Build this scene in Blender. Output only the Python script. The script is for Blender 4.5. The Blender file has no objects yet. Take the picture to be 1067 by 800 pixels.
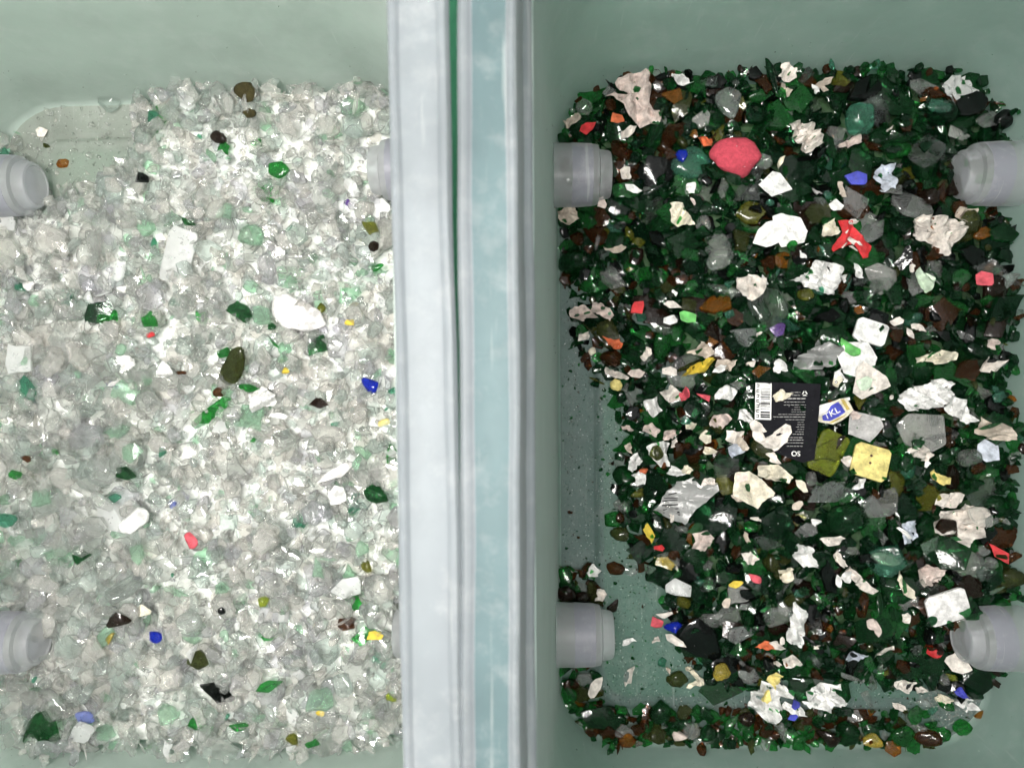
import bpy, bmesh, math, base64
import numpy as np
from mathutils import Vector, Matrix, Euler

sc = bpy.context.scene
COL = sc.collection
MM = 0.001

# ------------------------------------------------------------------ camera
F_PX, CAM_H, TILT = 837.0, 523.0, math.radians(1.84)      # focal length (px of 1067), height (mm), lean
cam_d = bpy.data.cameras.new('camera')
cam = bpy.data.objects.new('camera', cam_d)
COL.objects.link(cam)
cam_d.sensor_width = 36.0
cam_d.lens = 36.0 * F_PX / 1067.0
cam_d.clip_start, cam_d.clip_end = 0.01, 50.0
cam.location = (0, 0, CAM_H * MM)
cam.rotation_euler = (0, TILT, 0)
cam_d.dof.use_dof = True
cam_d.dof.focus_distance = 0.49
cam_d.dof.aperture_fstop = 11.0
sc.camera = cam

# ------------------------------------------------------------------ room light
world = bpy.data.worlds.new('World')
sc.world = world
world.use_nodes = True
bg = world.node_tree.nodes['Background']
bg.inputs['Color'].default_value = (0.93, 1.0, 0.97, 1)
bg.inputs['Strength'].default_value = 0.15

def area(name, loc, size, power, color, target=(0, 0, 0)):
    d = bpy.data.lights.new(name, 'AREA')
    d.shape = 'RECTANGLE'
    d.size, d.size_y = size
    d.energy, d.color = power, color
    o = bpy.data.objects.new(name, d)
    COL.objects.link(o)
    o.location = loc
    o.rotation_euler = (Vector(target) - Vector(loc)).to_track_quat('-Z', 'Y').to_euler()
    return o

area('ceiling_bounce_fill', (-0.25, 0.10, 2.1), (2.2, 2.2), 10.5, (0.99, 1.0, 0.98), (-0.25, 0.1, 0))  # added unseen source, stands in for a lit ceiling to brighten the glass
area('work_lamp', (-0.115, 0.02, 0.72), (0.26, 0.10), 5.9, (1.0, 0.97, 0.93), (-0.125, 0.0, 0))
area('added_glint_light', (0.05, -0.10, 0.95), (0.022, 0.022), 1.8, (1.0, 0.97, 0.93), (0.0, 0, 0))  # added small bright source that puts glints on the glass

sc.view_settings.view_transform = 'Standard'
sc.view_settings.look = 'None'
sc.view_settings.exposure = 0.22
sc.view_settings.gamma = 1.0
sc.view_settings.use_curve_mapping = False
sc.render.engine = 'CYCLES'
sc.cycles.max_bounces = 8
sc.cycles.diffuse_bounces = 4
sc.cycles.glossy_bounces = 4
sc.cycles.transmission_bounces = 7
sc.cycles.transparent_max_bounces = 14
sc.cycles.sample_clamp_indirect = 25.0
sc.cycles.use_denoising = True
sc.cycles.use_adaptive_sampling = True
sc.cycles.adaptive_threshold = 0.05
sc.cycles.adaptive_min_samples = 12

# ------------------------------------------------------------------ helpers
CT, ST = math.cos(TILT), math.sin(TILT)

def at(px, py, z=0.0):
    """photo position -> point (mm) on the level z"""
    x, y = (px - 533.5) / F_PX, -(py - 400.0) / F_PX
    dx, dz = x * CT - ST, -x * ST - CT
    t = (z - CAM_H) / dz
    return np.array([dx * t, y * t, z])

def proj(x, y, z):
    zc = z - CAM_H
    cx, cz = x * CT - zc * ST, x * ST + zc * CT
    return 533.5 - F_PX * cx / cz, 400.0 + F_PX * y / cz

def link(o, parent=None):
    COL.objects.link(o)
    if parent is not None:
        o.parent = parent
    return o

def mesh_obj(name, verts, faces, mat, parent=None, smooth=False):
    me = bpy.data.meshes.new(name)
    me.from_pydata([tuple(v) for v in verts], [], faces)
    me.materials.append(mat)
    if smooth:
        me.polygons.foreach_set('use_smooth', [True] * len(me.polygons))
    me.update()
    return link(bpy.data.objects.new(name, me), parent)

def tag(o, label=None, cat=None, group=None, kind=None):
    for k, v in (('label', label), ('category', cat), ('group', group), ('kind', kind)):
        if v:
            o[k] = v
    return o

def empty(name, loc=(0, 0, 0), rz=0.0):
    o = bpy.data.objects.new(name, None)
    o.empty_display_size = 0.01
    o.location = loc
    o.rotation_euler = (0, 0, rz)
    return link(o)

# ------------------------------------------------------------------ materials
def nt_mat(name):
    m = bpy.data.materials.new(name)
    m.use_nodes = True
    n = m.node_tree
    return m, n, n.nodes['Principled BSDF'], n.nodes['Material Output']

def noise_of(n, scale, detail=3.0, rough=0.55):
    g = n.nodes.new('ShaderNodeNewGeometry')
    t = n.nodes.new('ShaderNodeTexNoise')
    t.inputs['Scale'].default_value = scale
    t.inputs['Detail'].default_value = detail
    t.inputs['Roughness'].default_value = rough
    n.links.new(g.outputs['Position'], t.inputs['Vector'])
    return t

def ramp(n, src, lo, hi, a=0.35, b=0.65):
    r = n.nodes.new('ShaderNodeMapRange')
    r.inputs['From Min'].default_value, r.inputs['From Max'].default_value = a, b
    r.inputs['To Min'].default_value, r.inputs['To Max'].default_value = lo, hi
    n.links.new(src, r.inputs['Value'])
    return r.outputs['Result']

def bump(n, src, bs, strength, dist):
    b = n.nodes.new('ShaderNodeBump')
    b.inputs['Strength'].default_value = strength
    b.inputs['Distance'].default_value = dist
    n.links.new(src, b.inputs['Height'])
    n.links.new(b.outputs['Normal'], bs.inputs['Normal'])

def tint(n, bs, col, t, amount):
    mx = n.nodes.new('ShaderNodeMix')
    mx.data_type = 'RGBA'
    k = [max(0.0, c * (1 - amount)) for c in col]
    mx.inputs['A'].default_value = (*k, 1)
    mx.inputs['B'].default_value = (*[min(1, c * (1 + amount * 0.4)) for c in col], 1)
    n.links.new(ramp(n, t.outputs['Fac'], 0, 1), mx.inputs['Factor'])
    n.links.new(mx.outputs['Result'], bs.inputs['Base Color'])

def glass(name, col, trans=0.9, rough=0.05, rough_hi=0.2, thru=0.4):
    """worn glass: refracting body, a share of light passing straight through, dusty breaks"""
    m, n, bs, out = nt_mat(name)
    bs.inputs['IOR'].default_value = 1.5
    t = noise_of(n, 260.0)
    tint(n, bs, col, t, 0.07)
    bs.inputs['Transmission Weight'].default_value = trans
    n.links.new(ramp(n, t.outputs['Fac'], rough, rough_hi), bs.inputs['Roughness'])
    bump(n, noise_of(n, 300.0, 3.0).outputs['Fac'], bs, 0.20, 0.0009)
    tp = n.nodes.new('ShaderNodeBsdfTransparent')
    tp.inputs['Color'].default_value = (*col, 1)
    mx = n.nodes.new('ShaderNodeMixShader')
    mx.inputs[0].default_value = thru
    n.links.new(bs.outputs[0], mx.inputs[1])
    n.links.new(tp.outputs[0], mx.inputs[2])
    n.links.new(mx.outputs[0], out.inputs['Surface'])
    return m

def opaque(name, col, rough=0.75, var=0.16, scale=330.0, spec=0.3):
    m, n, bs, out = nt_mat(name)
    t = noise_of(n, scale, 5.0, 0.65)
    tint(n, bs, col, t, var)
    bs.inputs['Roughness'].default_value = rough
    bs.inputs['Specular IOR Level'].default_value = spec
    bump(n, noise_of(n, 380.0, 6.0, 0.7).outputs['Fac'], bs, 0.8, 0.0014)
    return m

def plastic(name, col, translucent=0.4, clear=0.15, rough=0.35):
    m, n, bs, out = nt_mat(name)
    t = noise_of(n, 22.0, 6.0, 0.6)
    tint(n, bs, col, t, 0.10)
    sc_ = noise_of(n, 75.0, 9.0, 0.72)
    old = bs.inputs['Base Color'].links[0].from_socket
    mxs = n.nodes.new('ShaderNodeMix')
    mxs.data_type = 'RGBA'
    mxs.inputs['B'].default_value = (*[0.5 * c + 0.46 for c in col], 1)
    n.links.new(old, mxs.inputs['A'])
    n.links.new(ramp(n, sc_.outputs['Fac'], 0.0, 0.6, 0.50, 0.68), mxs.inputs['Factor'])
    gr_ = noise_of(n, 13.0, 8.0, 0.68)
    mxg = n.nodes.new('ShaderNodeMix')
    mxg.data_type = 'RGBA'
    mxg.inputs['B'].default_value = (*[0.62 * c for c in col], 1)
    n.links.new(mxs.outputs['Result'], mxg.inputs['A'])
    n.links.new(ramp(n, gr_.outputs['Fac'], 0.0, 0.55, 0.50, 0.70), mxg.inputs['Factor'])
    n.links.new(mxg.outputs['Result'], bs.inputs['Base Color'])
    g2 = n.nodes.new('ShaderNodeNewGeometry')
    mp = n.nodes.new('ShaderNodeMapping')
    mp.inputs['Rotation'].default_value = (0.3, 0.5, 0.7)
    mp.inputs['Scale'].default_value = (520.0, 18.0, 30.0)
    st = n.nodes.new('ShaderNodeTexNoise')
    st.inputs['Scale'].default_value, st.inputs['Detail'].default_value = 1.0, 2.0
    n.links.new(g2.outputs['Position'], mp.inputs['Vector'])
    n.links.new(mp.outputs['Vector'], st.inputs['Vector'])
    mxk = n.nodes.new('ShaderNodeMix')
    mxk.data_type = 'RGBA'
    mxk.inputs['B'].default_value = (0.86, 0.9, 0.88, 1)
    n.links.new(mxg.outputs['Result'], mxk.inputs['A'])
    n.links.new(ramp(n, st.outputs['Fac'], 0.0, 0.4, 0.66, 0.74), mxk.inputs['Factor'])
    n.links.new(mxk.outputs['Result'], bs.inputs['Base Color'])
    bs.inputs['Sheen Weight'].default_value = 0.35
    bs.inputs['Sheen Roughness'].default_value = 0.4
    n.links.new(ramp(n, sc_.outputs['Fac'], rough, min(0.8, rough + 0.25), 0.45, 0.7), bs.inputs['Roughness'])
    bs.inputs['Roughness'].default_value = rough
    tr = n.nodes.new('ShaderNodeBsdfTranslucent')
    tr.inputs['Color'].default_value = (*col, 1)
    tp = n.nodes.new('ShaderNodeBsdfTransparent')
    tp.inputs['Color'].default_value = (*[min(1.0, 0.4 + 0.6 * c) for c in col], 1)
    m1, m2 = n.nodes.new('ShaderNodeMixShader'), n.nodes.new('ShaderNodeMixShader')
    m1.inputs[0].default_value, m2.inputs[0].default_value = translucent, clear
    n.links.new(bs.outputs[0], m1.inputs[1])
    n.links.new(tr.outputs[0], m1.inputs[2])
    n.links.new(m1.outputs[0], m2.inputs[1])
    n.links.new(tp.outputs[0], m2.inputs[2])
    n.links.new(m2.outputs[0], out.inputs['Surface'])
    bump(n, noise_of(n, 900.0, 3.0).outputs['Fac'], bs, 0.12, 0.0005)
    return m

M = {}
# glass
for k, c, tr, r0, r1, th in (
    ('clr', (0.985, 0.988, 0.97), 0.925, 0.008, 0.07, 0.30), ('clw', (0.985, 0.967, 0.94), 0.820, 0.008, 0.07, 0.28),
    ('clg', (0.94, 0.985, 0.96), 0.925, 0.008, 0.07, 0.30), ('clp', (0.96, 0.955, 0.98), 0.920, 0.008, 0.07, 0.30),
    ('fro', (0.93, 0.94, 0.93), 0.55, 0.25, 0.5, .25), ('gry', (0.90, 0.92, 0.91), 0.975, 0.008, 0.06, .50),
    ('pgr', (0.76, 0.94, 0.81), 0.90, 0.04, 0.2, .42), ('grn', (0.13, 0.60, 0.19), 0.92, 0.02, 0.14, .42),
    ('dgr', (0.085, 0.36, 0.14), 0.94, 0.02, 0.14, .46), ('bgr', (0.055, 0.22, 0.10), 0.94, 0.02, 0.14, .42),
    ('tea', (0.25, 0.62, 0.46), 0.88, 0.04, 0.2, .38), ('olv', (0.42, 0.43, 0.08), 0.85, 0.05, 0.25, .35),
    ('ylg', (0.58, 0.66, 0.10), 0.82, 0.05, 0.2, .30), ('dol', (0.17, 0.20, 0.06), 0.85, 0.06, 0.25, .34),
    ('brn', (0.34, 0.15, 0.06), 0.92, 0.02, 0.16, .42), ('amb', (0.66, 0.30, 0.05), 0.85, 0.04, 0.2, .35),
    ('yam', (0.75, 0.60, 0.12), 0.70, 0.06, 0.25, .25), ('blk', (0.02, 0.026, 0.023), 0.85, 0.03, 0.14, .30),
    ('blu', (0.02, 0.05, 0.62), 0.60, 0.05, 0.2, .2), ('nav', (0.34, 0.40, 0.80), 0.65, 0.2, 0.45, .25),
    ('pur', (0.35, 0.20, 0.60), 0.75, 0.1, 0.3, .3), ('dbn', (0.08, 0.045, 0.03), 0.85, 0.05, 0.22, .30)):
    M[k] = glass('glass_' + k, c, tr, r0, r1, th)
GLASS = set(M)
# paper, plastic, ceramic, stone
for k, c, ro in (
    ('wht', (0.86, 0.85, 0.83), 0.6), ('cer', (0.84, 0.81, 0.80), 0.32), ('cre', (0.78, 0.72, 0.58), 0.75),
    ('bei', (0.58, 0.50, 0.42), 0.85), ('pnk', (0.67, 0.56, 0.51), 0.8), ('ppk', (0.75, 0.69, 0.63), 0.8),
    ('red', (0.58, 0.035, 0.04), 0.4), ('rpk', (0.66, 0.10, 0.13), 0.55), ('ora', (0.68, 0.17, 0.07), 0.55),
    ('yel', (0.70, 0.52, 0.06), 0.4), ('pye', (0.78, 0.66, 0.24), 0.4), ('gre', (0.14, 0.48, 0.12), 0.35),
    ('ble', (0.07, 0.08, 0.48), 0.35), ('grp', (0.48, 0.47, 0.46), 0.6), ('pbl', (0.56, 0.60, 0.68), 0.8),
    ('stn', (0.66, 0.10, 0.12), 0.85), ('lmp', (0.045, 0.038, 0.012), 0.9), ('dbr', (0.09, 0.035, 0.03), 0.7),
    ('ink', (0.014, 0.014, 0.017), 0.7), ('gol', (0.55, 0.42, 0.12), 0.35), ('pgn', (0.60, 0.72, 0.56), 0.6)):
    M[k] = opaque('surface_' + k, c, ro, 0.42, 170.0)
M['ink'] = opaque('black_print', (0.012, 0.012, 0.015), 0.75, 0.2, 170.0, 0.08)
M['rough_stone'] = opaque('rough_red_stone', (0.52, 0.065, 0.095), 0.9, 0.25, 500.0)
m, n, bs, out = nt_mat('foil_silver')
bs.inputs['Metallic'].default_value, bs.inputs['Roughness'].default_value = 0.35, 0.45
bs.inputs['Base Color'].default_value = (0.36, 0.36, 0.355, 1)
bump(n, noise_of(n, 500.0, 3.0).outputs['Fac'], bs, 0.5, 0.0008)
M['sil'] = m
# bins and table
M['bin'] = plastic('lit_bin_plastic', (0.69, 0.785, 0.73), 0.45, 0.14, 0.5)  # left bin, the lit copy: bounce from the clear pile put into colour
M['bin_shaded'] = plastic('shaded_bin_plastic', (0.53, 0.665, 0.62), 0.55, 0.20, 0.5)  # right bin, the shaded copy: dimmer light put into the plastic colour
M['floor_shaded'] = plastic('shaded_floor_plastic', (0.27, 0.36, 0.345), 0.5, 0.45, 0.45)  # right floor, shade darkened into its colour as on the walls
M['floor'] = plastic('bin_floor_plastic', (0.52, 0.55, 0.50), 0.45, 0.25, 0.45)
M['rim'] = plastic('rim_plastic', (0.47, 0.51, 0.54), 0.45, 0.36, 0.45)
M['channel'] = plastic('channel_plastic', (0.24, 0.355, 0.375), 0.45, 0.40, 0.5)
M['hub'] = plastic('hub_plastic', (0.82, 0.83, 0.85), 0.42, 0.62, 0.3)
M['core'] = plastic('hub_core_plastic', (0.42, 0.42, 0.48), 0.3, 0.3, 0.35)
M['table'] = opaque('green_table_paint', (0.11, 0.50, 0.27), 0.5, 0.12, 40.0, 0.5)
M['bedL'] = opaque('pale_core_fill', (0.80, 0.82, 0.79), 0.7, 0.2, 300.0)  # added core, its paleness stands in for light scattered between shards
M['bedR'] = opaque('dark_core_fill', (0.05, 0.10, 0.045), 0.5, 0.4, 300.0)  # added core, its green stands in for glow through stacked shards

# ------------------------------------------------------------------ table and bins
B_L = dict(x0=-354.0, x1=-66.7, y0=-233.0, y1=188.0, rot=math.radians(1.2))
B_R = dict(x0=12.5, x1=287.0, y0=-233.0, y1=190.0, rot=math.radians(0.3))
CORNER, RIM_Z = 44.0, 250.0
WALL_OUT, WALL_TOP = 13.5, 222.0

t = 1.6
mesh_obj('table_top', [(-t, -t, -0.006), (t, -t, -0.006), (t, t, -0.006), (-t, t, -0.006),
                       (-t, -t, -0.036), (t, -t, -0.036), (t, t, -0.036), (-t, t, -0.036)],
         [(0, 1, 2, 3), (7, 6, 5, 4), (0, 4, 5, 1), (1, 5, 6, 2), (2, 6, 7, 3), (3, 7, 4, 0)], M['table'])
tag(bpy.data.objects['table_top'], kind='structure')

def ring(hw, hh, r, z, k=10):
    pts = []
    for cx, cy, a0 in ((hw - r, hh - r, 0), (-hw + r, hh - r, 90), (-hw + r, -hh + r, 180), (hw - r, -hh + r, 270)):
        for i in range(k + 1):
            a = math.radians(a0 + 90.0 * i / k)
            pts.append((cx + r * math.cos(a), cy + r * math.sin(a), z))
    return pts

def densify(pts, m=14):
    """extra points along the four straight sides"""
    out = []
    for i, p in enumerate(pts):
        out.append(p)
        if i % 11 == 10:
            q = pts[(i + 1) % len(pts)]
            out += [tuple(p[k] + (q[k] - p[k]) * j / (m + 1) for k in range(3)) for j in range(1, m + 1)]
    return out

NSEG = 44 + 4 * 14

def loft(prof, hw, hh, close=False, cap0=False, cap1=False, wob=0.0):
    verts, faces = [], []
    n = NSEG
    for off, z in prof:
        r = max(6.0, CORNER + off)
        verts += [((x + wob * (math.sin(y * 0.031 + off * 0.05) + 0.6 * math.sin(y * 0.083 + off * 0.3))) * MM, y * MM, q * MM) for x, y, q in densify(ring(hw + off, hh + off, r, z))]
    m = len(prof)
    for j in range(m if close else m - 1):
        a, b = j * n, ((j + 1) % m) * n
        for i in range(n):
            i2 = (i + 1) % n
            faces.append((a + i, a + i2, b + i2, b + i))
    if cap0:
        faces.append(tuple(range(n))[::-1])
    if cap1:
        faces.append(tuple(range((m - 1) * n, m * n)))
    return verts, faces

def sharp_smooth(o, deg=35):
    o.data.polygons.foreach_set('use_smooth', [True] * len(o.data.polygons))
    o.data.set_sharp_from_angle(angle=math.radians(deg))

def build_bin(b, label, hubs, channel=False):
    cx, cy = (b['x0'] + b['x1']) / 2, (b['y0'] + b['y1']) / 2
    hw, hh = (b['x1'] - b['x0']) / 2, (b['y1'] - b['y0']) / 2
    b.update(cx=cx, cy=cy, hw=hw, hh=hh)
    root = empty('storage_bin', (cx * MM, cy * MM, 0), b['rot'])
    tag(root, label, 'storage bin', 'pair of storage bins side by side')
    # floor: groove all round a slightly raised panel
    v, f = loft([(-2.2, 0.4), (-7, -0.0), (-23.0, 0.0), (-24.5, 1.2), (-26, 4.6), (-28, 5.6), (-31, 6.0)], hw, hh, cap1=True)
    o = mesh_obj('floor_panel', v, f, M['floor_shaded' if channel else 'floor'], root)
    sharp_smooth(o, 50)
    # wall, a closed shell 2.2 mm thick
    w = WALL_OUT / WALL_TOP
    prof = [(-2.2, 0.4), (-0.6, 2.0), (0, 6.0)] + [(w * z, z) for z in (40, 80, 120, 160, 200, WALL_TOP)]
    prof += [(w * z + 2.2, z) for z in (WALL_TOP, 150, 80, 6)] + [(1.2, -1.6), (-3.0, -3.5), (-30.0, -3.5), (-30.0, -1.2), (-4.0, -1.2)]
    v, f = loft(prof, hw, hh, close=True)
    o = mesh_obj('wall', v, f, M['bin_shaded' if channel else 'bin'], root)
    sharp_smooth(o, 40)
    # lip: ledge, inner ridge, shallow channel, outer ridge, skirt
    a = WALL_OUT
    prof = [(a + 0.1, 222.2), (a + 0.5, 224.2), (a + 1.6, 225.2), (a + 3.4, 226.0), (a + 4.4, 232), (a + 4.9, 246),
            (a + 5.5, 249.2), (a + 6.6, 250), (a + 7.6, 249.6), (a + 8.2, 249.0), (a + 8.7, 248.3), (a + 9.2, 248.1), (a + 20.8, 248.1),
            (a + 21.4, 248.3), (a + 22.0, 249.0), (a + 22.9, 249.7), (a + 24.4, 249.8), (a + 25.5, 248.6), (a + 25.9, 247), (a + 22.6, 224),
            (a + 20.8, 224), (a + 23.2, 244), (a + 7.0, 244), (a + 6.2, 230), (a + 2.3, 222.2)]
    v, f = loft(prof, hw, hh, close=True, wob=0.32)
    o = mesh_obj('rim', v, f, M['rim'], root)
    sharp_smooth(o, 38)
    if channel:
        o.data.materials.append(M['channel'])
        for p in o.data.polygons:
            if p.index // NSEG == 11:
                p.material_index = 1
    c, s = math.cos(-b['rot']), math.sin(-b['rot'])
    for side, wy, wz, reach in hubs:
        ly = wy - cy
        x_wall = side * (hw + 2.4 - reach)
        steps = [(-reach - 1 if reach > 0 else 0.0, 19.2), (14, 18.8), (25.0, 18.2), (27.0, 17.6), (27.6, 16.0), (27.9, 15.0), (33.2, 14.3), (34.6, 13.4), (35.0, 12.0), (34.4, 11.2), (34.2, 0.01)]
        hub = lathe('wheel_hub', steps, x_wall, -side, ly, wz, M['hub'], root)
        lathe('hub_core', [(11.0, 18.7), (11.1, 19.15), (17, 18.85), (23.4, 18.55), (23.6, 18.1)], x_wall, -side, ly, wz, M['core'], hub)
    return root

def lathe(name, prof, x0, dx, y0, z0, mat, parent, k=36):
    v, f = [], []
    for d, r in prof:
        for i in range(k):
            a = 2 * math.pi * i / k
            v.append(((x0 + dx * d) * MM, (y0 + r * math.cos(a)) * MM, (z0 + r * math.sin(a)) * MM))
    for j in range(len(prof) - 1):
        for i in range(k):
            q = (j * k + i, j * k + (i + 1) % k, (j + 1) * k + (i + 1) % k, (j + 1) * k + i)
            f.append(q if dx < 0 else q[::-1])
    o = mesh_obj(name, v, f, mat, parent)
    sharp_smooth(o, 35)
    return o

HUB_Z = 33.0
hy = lambda px, py: at(px, py, HUB_Z + 8)[1]
HUBS_L = [(-1, hy(30, 186), HUB_Z, 13.0), (-1, hy(30, 669), HUB_Z, 9.0), (1, hy(400, 178), HUB_Z, 0.0), (1, hy(400, 668), HUB_Z, -9.0)]
bin_L = build_bin(B_L, 'translucent greenish plastic bin filled with pale clear glass cullet', HUBS_L)
HUBS_R = [(-1, hy(600, 178), HUB_Z, 0.0), (-1, hy(600, 664), HUB_Z, 0.0), (1, hy(1030, 179), HUB_Z, 2.0), (1, hy(1030, 670), HUB_Z, 2.0)]
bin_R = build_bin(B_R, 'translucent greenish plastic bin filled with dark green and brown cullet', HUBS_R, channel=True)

def sd_bin(b, x, y, off=0.0):
    """signed distance (mm) to the floor outline, negative inside"""
    c, s = math.cos(b['rot']), math.sin(b['rot'])
    dx, dy = x - b['cx'], y - b['cy']
    lx, ly = c * dx + s * dy, -s * dx + c * dy
    r = CORNER
    qx, qy = np.abs(lx) - (b['hw'] + off - r), np.abs(ly) - (b['hh'] + off - r)
    return np.hypot(np.maximum(qx, 0), np.maximum(qy, 0)) + np.minimum(np.maximum(qx, qy), 0) - r

# ------------------------------------------------------------------ the height map both piles are laid down on (1 mm cells)
GX0, GY0, GW, GH = -372, -250, 684, 460
gx = GX0 + np.arange(GW) + 0.5
gy = GY0 + np.arange(GH) + 0.5
XX, YY = np.meshgrid(gx, gy)
H = np.zeros((GH, GW))
OWN = np.full((GH, GW), -1, dtype=np.int32)
for b in (B_L, B_R):
    sd = sd_bin(b, XX, YY)
    H = np.where(sd < 0, np.clip((-sd - 24.0) * 2.2, 0, 6.0), H)
rng = np.random.default_rng(11)

def smooth_noise(cell, seed):
    r = np.random.default_rng(seed)
    nx, ny = GW // cell + 3, GH // cell + 3
    g = r.normal(size=(ny, nx))
    u, v = np.arange(GW) / cell, np.arange(GH) / cell
    i, j = u.astype(int), v.astype(int)
    fu, fv = u - i, v - j
    fu, fv = fu * fu * (3 - 2 * fu), (fv * fv * (3 - 2 * fv))[:, None]
    a = g[j][:, i] * (1 - fu) + g[j][:, i + 1] * fu
    c = g[j + 1][:, i] * (1 - fu) + g[j + 1][:, i + 1] * fu
    return a * (1 - fv) + c * fv

PX, PY = proj(XX, YY, np.full_like(XX, 22.0))
lump = smooth_noise(45, 1) * 2.2 + smooth_noise(18, 2) * 1.3
# left pile: even, thinning out into the bare corner by the upper wheel hub
dl = 33.0 + lump
q = np.hypot((PX - 62) / 80.0, (PY - 122) / 72.0)
dl = np.minimum(dl, np.clip((q - 0.80) * 75.0, 0, 40))
DL = np.where(sd_bin(B_L, XX, YY, 1.5) < -1, dl, 0)
# right pile: heap whose toe runs down the left side and along the bottom
toe = np.interp(PY, [215, 260, 300, 360, 400, 450, 500, 560, 600, 640, 680, 705, 735], [540, 572, 588, 604, 622, 636, 626, 640, 660, 684, 700, 720, 735])
dr = np.clip(5 + (PX - toe) * 0.23, 0, 33.0)
dr = np.where(PX < toe, 0, dr)
dr = np.minimum(dr, np.clip((748 - PY) * 0.34, 6, 40))
groove = (sd_bin(B_R, XX, YY) > -25) & ((PY > 735) | ((PY > 600) & (PX < 640)))
dr = np.where(groove, np.where((PX > 985) & (PY > 690), 2.0, 5.0 + 1.5 * np.sign(lump)), dr + lump * np.clip(dr / 20, 0, 1))
DR = np.where(sd_bin(B_R, XX, YY, 1.5) < -1, dr, 0)

# room for the wheel hubs: the piles stay low beneath them
for b, hubs in ((B_L, HUBS_L), (B_R, HUBS_R)):
    for side, wy, wz, reach in hubs:
        xw = b['cx'] + side * b['hw']
        dd_ = side * (xw - XX)
        near = (np.abs(YY - wy) < 18) & (dd_ < 33 + reach) & (dd_ > -6)
        DL[near] = np.minimum(DL[near], 10)
        DR[near] = np.minimum(DR[near], 10)

def bed(name, D, b, mat, label, depth, seed):
    """added core under the loose pieces, stands in for light scattered inside: a lumpy height field with its own underside"""
    hb = D - depth + smooth_noise(6, seed) * 1.6
    hb = np.where(sd_bin(b, XX, YY) < -3, hb, 0)
    st = 3
    hs = hb[::st, ::st]
    ok = (hs > H[::st, ::st] + 1.0)
    idx = -np.ones(hs.shape, int)
    verts, faces = [], []
    need = np.zeros(hs.shape, bool)
    cells = ok[:-1, :-1] & ok[1:, :-1] & ok[:-1, 1:] & ok[1:, 1:]
    for dj in (0, 1):
        for di in (0, 1):
            need[dj:hs.shape[0] - 1 + dj, di:hs.shape[1] - 1 + di] |= cells
    jj, ii = np.nonzero(need)
    idx[jj, ii] = np.arange(len(jj))
    xs, ys = gx[::st][ii], gy[::st][jj]
    top = np.c_[xs, ys, hs[jj, ii]] * MM
    bot = np.c_[xs, ys, np.full(len(jj), 0.6)] * MM
    nn = len(jj)
    cj, ci = np.nonzero(cells)
    for j, i in zip(cj, ci):
        q4 = (idx[j, i], idx[j, i + 1], idx[j + 1, i + 1], idx[j + 1, i])
        faces.append(q4)
        for (a, c, oj, oi) in ((q4[0], q4[1], j - 1, i), (q4[1], q4[2], j, i + 1), (q4[2], q4[3], j + 1, i), (q4[3], q4[0], j, i - 1)):
            if not (0 <= oj < cells.shape[0] and 0 <= oi < cells.shape[1] and cells[oj, oi]):
                faces.append((c, a, a + nn, c + nn))
    o = mesh_obj(name, np.vstack([top, bot]), faces, mat)
    tag(o, label, 'crushed glass', kind='stuff')
    return hb

# ------------------------------------------------------------------ shard shapes: hull, then worn edges
def hull_mesh(pts, bev, seg, name, mat=None, smooth=True):
    bm = bmesh.new()
    for p in pts:
        bm.verts.new(p)
    r = bmesh.ops.convex_hull(bm, input=bm.verts)
    bmesh.ops.delete(bm, geom=[g for g in bm.verts if not g.link_faces], context='VERTS')
    bmesh.ops.dissolve_limit(bm, angle_limit=math.radians(6), verts=bm.verts, edges=bm.edges)
    bmesh.ops.recalc_face_normals(bm, faces=bm.faces)
    planes = np.array([(*f.normal, f.normal.dot(f.verts[0].co)) for f in bm.faces])
    if bev > 0:
        bmesh.ops.bevel(bm, geom=list(bm.edges), offset=bev, segments=seg, affect='EDGES', clamp_overlap=True, profile=0.6)
        bmesh.ops.triangulate(bm, faces=[f for f in bm.faces if len(f.verts) > 4])
    else:                 # softened, uneven breaks
        ext = max((v.co.length for v in bm.verts), default=1.0)
        bmesh.ops.triangulate(bm, faces=bm.faces)
        bmesh.ops.subdivide_edges(bm, edges=bm.edges, cuts=seg, use_grid_fill=True)
        for _ in range(2):
            bmesh.ops.smooth_vert(bm, verts=bm.verts, factor=0.45, use_axis_x=True, use_axis_y=True, use_axis_z=True)
        ph = len(bm.verts) * 0.37 + ext
        for v in bm.verts:
            p = v.co / ext * 3.1
            v.co *= 1.07 + 0.055 * math.sin(p.x * 1.7 + ph) * math.cos(p.y * 2.1 + ph * 2) + 0.045 * math.sin(p.z * 4.0 + p.x * 2.9 + ph * 3)
        bmesh.ops.triangulate(bm, faces=[f for f in bm.faces if len(f.verts) > 4])
    me = bpy.data.meshes.new(name)
    bm.to_mesh(me)
    bm.free()
    if smooth:
        me.polygons.foreach_set('use_smooth', [True] * len(me.polygons))
        me.set_sharp_from_angle(angle=math.radians(42 if bev > 0 else 55))
    if mat:
        me.materials.append(mat)
    return me, planes

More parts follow.
